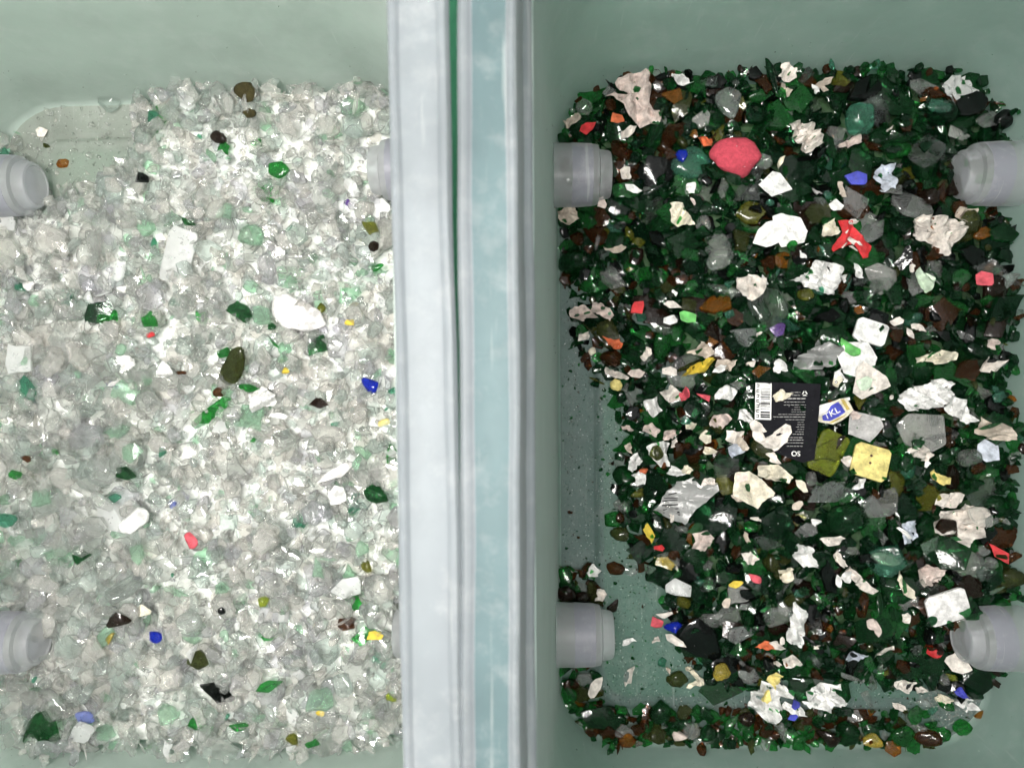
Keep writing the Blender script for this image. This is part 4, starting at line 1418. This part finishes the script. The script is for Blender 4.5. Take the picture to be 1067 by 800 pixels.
# dots on the yellow square, cracks on the green plate
for o, head, px, py, side in list(MARKS):
    if head == 'flat yellow square with two dots':
        for dx, dy in ((3.6, -6), (1.6, 1.4)):
            p = at(px + dx, py + dy, o.location.z / MM + 3.0)
            j, i = int(p[1] - GY0), int(p[0] - GX0)
            d = mesh_obj('dark_dot', [((0.75 * math.cos(a)) * MM, (0.75 * math.sin(a)) * MM, h * MM) for h in (0.25, -1.0) for a in np.arange(8) * math.pi / 4],
                         [tuple(range(8))] + [((q + 1) % 8, q, q + 8, (q + 1) % 8 + 8) for q in range(8)], M['dbr'])
            d.location = (p[0] * MM, p[1] * MM, float(H[j, i]) * MM)
            bpy.context.view_layer.update()
            mw = d.matrix_world.copy()
            d.parent = o
            d.matrix_parent_inverse = o.matrix_world.inverted()
            d.matrix_world = mw
    if head == 'cracked yellow-green plate':
        for pts in ([(-11, -6), (3, -13), (3.6, -12), (-10.6, -4.9)], [(-14, 8), (-2, 5.5), (10, 9), (10, 10.2), (-2, 7), (-14, 9.3)]):
            zz = [(at(px + a_, py + b_, o.location.z / MM + 1.6)) for a_, b_ in pts]
            c_ = np.mean(zz, axis=0)
            d = mesh_obj('crack', [((q_[0] - c_[0]) * MM, (q_[1] - c_[1]) * MM, (float(h_at(H, q_[0], q_[1])) + 0.12 - c_[2]) * MM) for q_ in zz], [tuple(range(len(zz)))], M['dol'])
            d.location = tuple(c_ * MM)
            bpy.context.view_layer.update()
            mw = d.matrix_world.copy()
            d.parent = o
            d.matrix_parent_inverse = o.matrix_world.inverted()
            d.matrix_world = mw
# ------------------------------------------------------------------ a last loose layer over the piles
fill('L', DL, B_L, 260, lambda r, x, y, k: float(r.uniform(2.4, 5.5)), np.random.default_rng(103), MAT_L, top=True)
fill('R', DR, B_R, 170, lambda r, x, y, k: float(r.uniform(2.2, 4.6)), np.random.default_rng(104), MAT_R, top=True)

# ------------------------------------------------------------------ pieces seen largest become objects, the rest loose cullet
cnt = np.zeros(len(PIECES), int)
PX, PY = proj(XX, YY, H)
seen = (PX > 1) & (PX < 1066) & (PY > 1) & (PY < 799) & ~((PX > 407) & (PX < 575)) & (OWN >= 0)
np.add.at(cnt, OWN[seen], 1)
NOUN = {'clr': 'clear glass fragment', 'clw': 'warm clear glass fragment', 'clg': 'faintly green clear fragment', 'clp': 'faintly violet clear fragment', 'fro': 'frosted glass fragment',
        'gry': 'smoky grey glass fragment', 'pgr': 'pale green glass fragment', 'tea': 'jade glass fragment', 'grn': 'bright green glass fragment', 'dgr': 'dark green glass fragment',
        'bgr': 'blackish green glass fragment', 'brn': 'brown glass fragment', 'dbn': 'dark brown glass fragment', 'amb': 'amber glass fragment', 'dol': 'dull olive glass fragment',
        'olv': 'olive glass fragment', 'blk': 'black glass fragment'}
chosen, rest = [], []
by = {}
for i, p in enumerate(PIECES):
    if p['t'] == 'lib':
        by.setdefault((p['side'], CLASS[p['mat']]), []).append(i)
for key, ids in by.items():
    ids.sort(key=lambda i: -cnt[i])
    cap = {('L', 'clear'): 215, ('R', 'clear'): 40, ('R', 'green'): 215, ('L', 'green'): 35}.get(key, 130)
    for q, i in enumerate(ids):
        if q < cap and cnt[i] >= 9:
            chosen.append(i)
        elif cnt[i] > 0 or key[0] == 'L':      # buried dark pieces show nothing
            rest.append(i)

made, mesh_of = {}, {}
for i in chosen:
    p = PIECES[i]
    key = (p['kind'], p['li'], p['mat'])
    if key not in mesh_of:
        me = LIB[p['kind']][p['li']]['me'].copy()
        me.materials.append(M[p['mat']])
        mesh_of[key] = me
    o = link(bpy.data.objects.new(shard_name(p['mat']), mesh_of[key]))
    o.matrix_world = Matrix.Translation([q * MM for q in p['p']]) @ Matrix(p['R'].tolist()).to_4x4() @ Matrix.Scale(p['s'] * MM, 4)
    made[i] = o

# labels: by the nearest piece that can be told apart, and on which side of it
ITEMS = [(made[i], *proj(*PIECES[i]['p']), PIECES[i]['side'], NOUN[PIECES[i]['mat']], 'glass shard') for i in chosen]
ITEMS += [(o, u, v, 'R', noun, 'paper') for o, u, v, noun in AUTO]
DIRS = ['right of', 'up and right of', 'just above', 'up and left of', 'left of', 'down and left of', 'just below', 'down and right of']
cand = []
for i, (o, a, b, side_, noun, cat) in enumerate(ITEMS):
    for m_i, (mo, head, px, py, side) in enumerate(MARKS):
        d = math.hypot(a - px, b - py)
        if side == side_ and 6 < d < 95:
            cand.append((d, i, m_i, int(round(math.degrees(math.atan2(py - b, a - px)) / 45.0)) % 8))
cand.sort()
used, labelled = set(), set()
for d, i, m_i, k in cand:
    o, a, b, side_, noun, cat = ITEMS[i]
    if i in labelled or (m_i, k, noun) in used:
        continue
    labelled.add(i)
    used.add((m_i, k, noun))
    tag(o, noun + ' ' + DIRS[k] + ' the ' + MARKS[m_i][1], cat, ('paper bits' if cat == 'paper' else 'glass fragments') + ' in the ' + ('pale' if side_ == 'L' else 'dark') + ' pile')
for i, (o, a, b, side_, noun, cat) in enumerate(ITEMS):
    if i not in labelled:
        s_ = 'pale' if side_ == 'L' else 'dark'
        tag(o, noun + ' lying in the ' + s_ + ' pile away from any coloured scrap', cat, ('paper bits' if cat == 'paper' else 'glass fragments') + ' in the ' + s_ + ' pile')

rest_set = set(rest)

def joined(name, items, label, cat):
    """many loose pieces as one mesh, each piece keeping its own glass"""
    V, T, MI, slots = [], [], [], []
    off = 0
    for kind, li, R, s, p, mat in items:
        e = LIB[kind][li]
        V.append((e['co'] * s) @ R.T + np.array(p))
        T.append(e['tri'] + off)
        if mat not in slots:
            slots.append(mat)
        MI.append(np.full(len(e['tri']), slots.index(mat), np.int32))
        off += len(e['co'])
    if not V:
        return
    V, T, MI = np.vstack(V) * MM, np.vstack(T), np.concatenate(MI)
    me = bpy.data.meshes.new(name)
    me.vertices.add(len(V))
    me.vertices.foreach_set('co', V.astype(np.float32).ravel())
    me.loops.add(len(T) * 3)
    me.loops.foreach_set('vertex_index', T.astype(np.int32).ravel())
    me.polygons.add(len(T))
    me.polygons.foreach_set('loop_start', np.arange(0, len(T) * 3, 3, dtype=np.int32))
    me.polygons.foreach_set('material_index', MI)
    for s_ in slots:
        me.materials.append(M[s_])
    me.update(calc_edges=True)
    me.validate()
    me.polygons.foreach_set('use_smooth', [True] * len(me.polygons))
    me.set_sharp_from_angle(angle=math.radians(42))
    return tag(link(bpy.data.objects.new(name, me)), label, cat, kind='stuff')

for (side, cl) in sorted(by):
    ids = [i for i in by[(side, cl)] if i in rest_set]
    joined('loose_cullet', [(PIECES[i]['kind'], PIECES[i]['li'], PIECES[i]['R'], PIECES[i]['s'], PIECES[i]['p'], PIECES[i]['mat']) for i in ids],
           'loose ' + cl + ' glass crumbs filling the ' + ('pale' if side == 'L' else 'dark') + ' pile', 'glass cullet')

# ------------------------------------------------------------------ fine grit over the floors and piles
gr = np.random.default_rng(55)
grit = {'L': [], 'R': []}
bareR = np.argwhere((sd_bin(B_R, XX, YY) < -3) & (OWN < 0))
bareL = np.argwhere((sd_bin(B_L, XX, YY) < -3) & (OWN < 0))
allR = np.argwhere(sd_bin(B_R, XX, YY) < -4)
allL = np.argwhere(sd_bin(B_L, XX, YY) < -4)
corner = np.argwhere((sd_bin(B_R, XX, YY) < -3) & (OWN < 0) & (PX > 965) & (PY > 690))
for side, cells, n_, lo, hi, mats in (('R', bareR, 5200, .2, .7, (('clr', .4), ('fro', .2), ('grn', .1), ('brn', .12), ('dol', .18))), ('R', allR, 2600, .2, .75, (('clr', .6), ('fro', .2), ('grn', .2))),
                                      ('R', corner, 700, .4, 1.2, (('clr', .6), ('clw', .4))), ('R', bareR, 150, .8, 2.4, (('dgr', .4), ('brn', .2), ('clr', .2), ('grn', .2))),
                                      ('L', bareL, 1600, .25, 1.0, (('clr', .6), ('fro', .4))), ('L', bareL, 150, 1.1, 4.4, (('clr', .8), ('clw', .1), ('gry', .1))), ('L', allL, 1500, .3, 1.0, (('clr', .8), ('fro', .2)))):
    if len(cells) == 0:
        continue
    for _ in range(n_):
        j, i = cells[gr.integers(len(cells))]
        s = float(np.exp(gr.uniform(math.log(lo), math.log(hi))))
        grit[side].append(('ch', int(gr.integers(4)), rot_of('ch', gr), s, (gx[i] + gr.uniform(-.5, .5), gy[j] + gr.uniform(-.5, .5), float(H[j, i]) + 0.35 * s), pick(gr, mats)))
for side, b in (('R', B_R), ('L', B_L)):         # specks clinging to the walls
    for _ in range(420):
        z = float(np.clip(gr.exponential(30.0) + 4, 4, 190))
        off = WALL_OUT / WALL_TOP * z - 0.15
        rp = densify(ring(b['hw'] + off, b['hh'] + off, CORNER + off, z))
        i = int(gr.integers(len(rp)))
        f = gr.random()
        lx, ly = [rp[i][k] * (1 - f) + rp[(i + 1) % len(rp)][k] * f for k in (0, 1)]
        c_, s_ = math.cos(b['rot']), math.sin(b['rot'])
        grit[side].append(('ch', int(gr.integers(4)), rot_of('ch', gr), float(np.exp(gr.uniform(math.log(.2), math.log(.7)))),
                           (b['cx'] + c_ * lx - s_ * ly, b['cy'] + s_ * lx + c_ * ly, z), pick(gr, (('clr', .5), ('fro', .25), ('dgr', .15), ('dbn', .1)))))
joined('glass_grit', grit['R'], 'fine glass grit dusting the floor of the dark bin', 'glass grit')
joined('glass_grit', grit['L'], 'fine glass grit dusting the pale bin', 'glass grit')
for me in [m_ for m_ in bpy.data.meshes if m_.users == 0]:
    bpy.data.meshes.remove(me)
for o in COL.objects:
    if '_c' in o:
        del o['_c']
print('PIECES', len(PIECES), 'chosen', len(chosen), 'rest', len(rest), 'labelled', len(labelled), 'L', nL, 'R', nR,
      {k: len(v) for k, v in by.items()}, 'mean H-D', float((H - DL)[DL > 20].mean()), float((H - DR)[DR > 20].mean()))
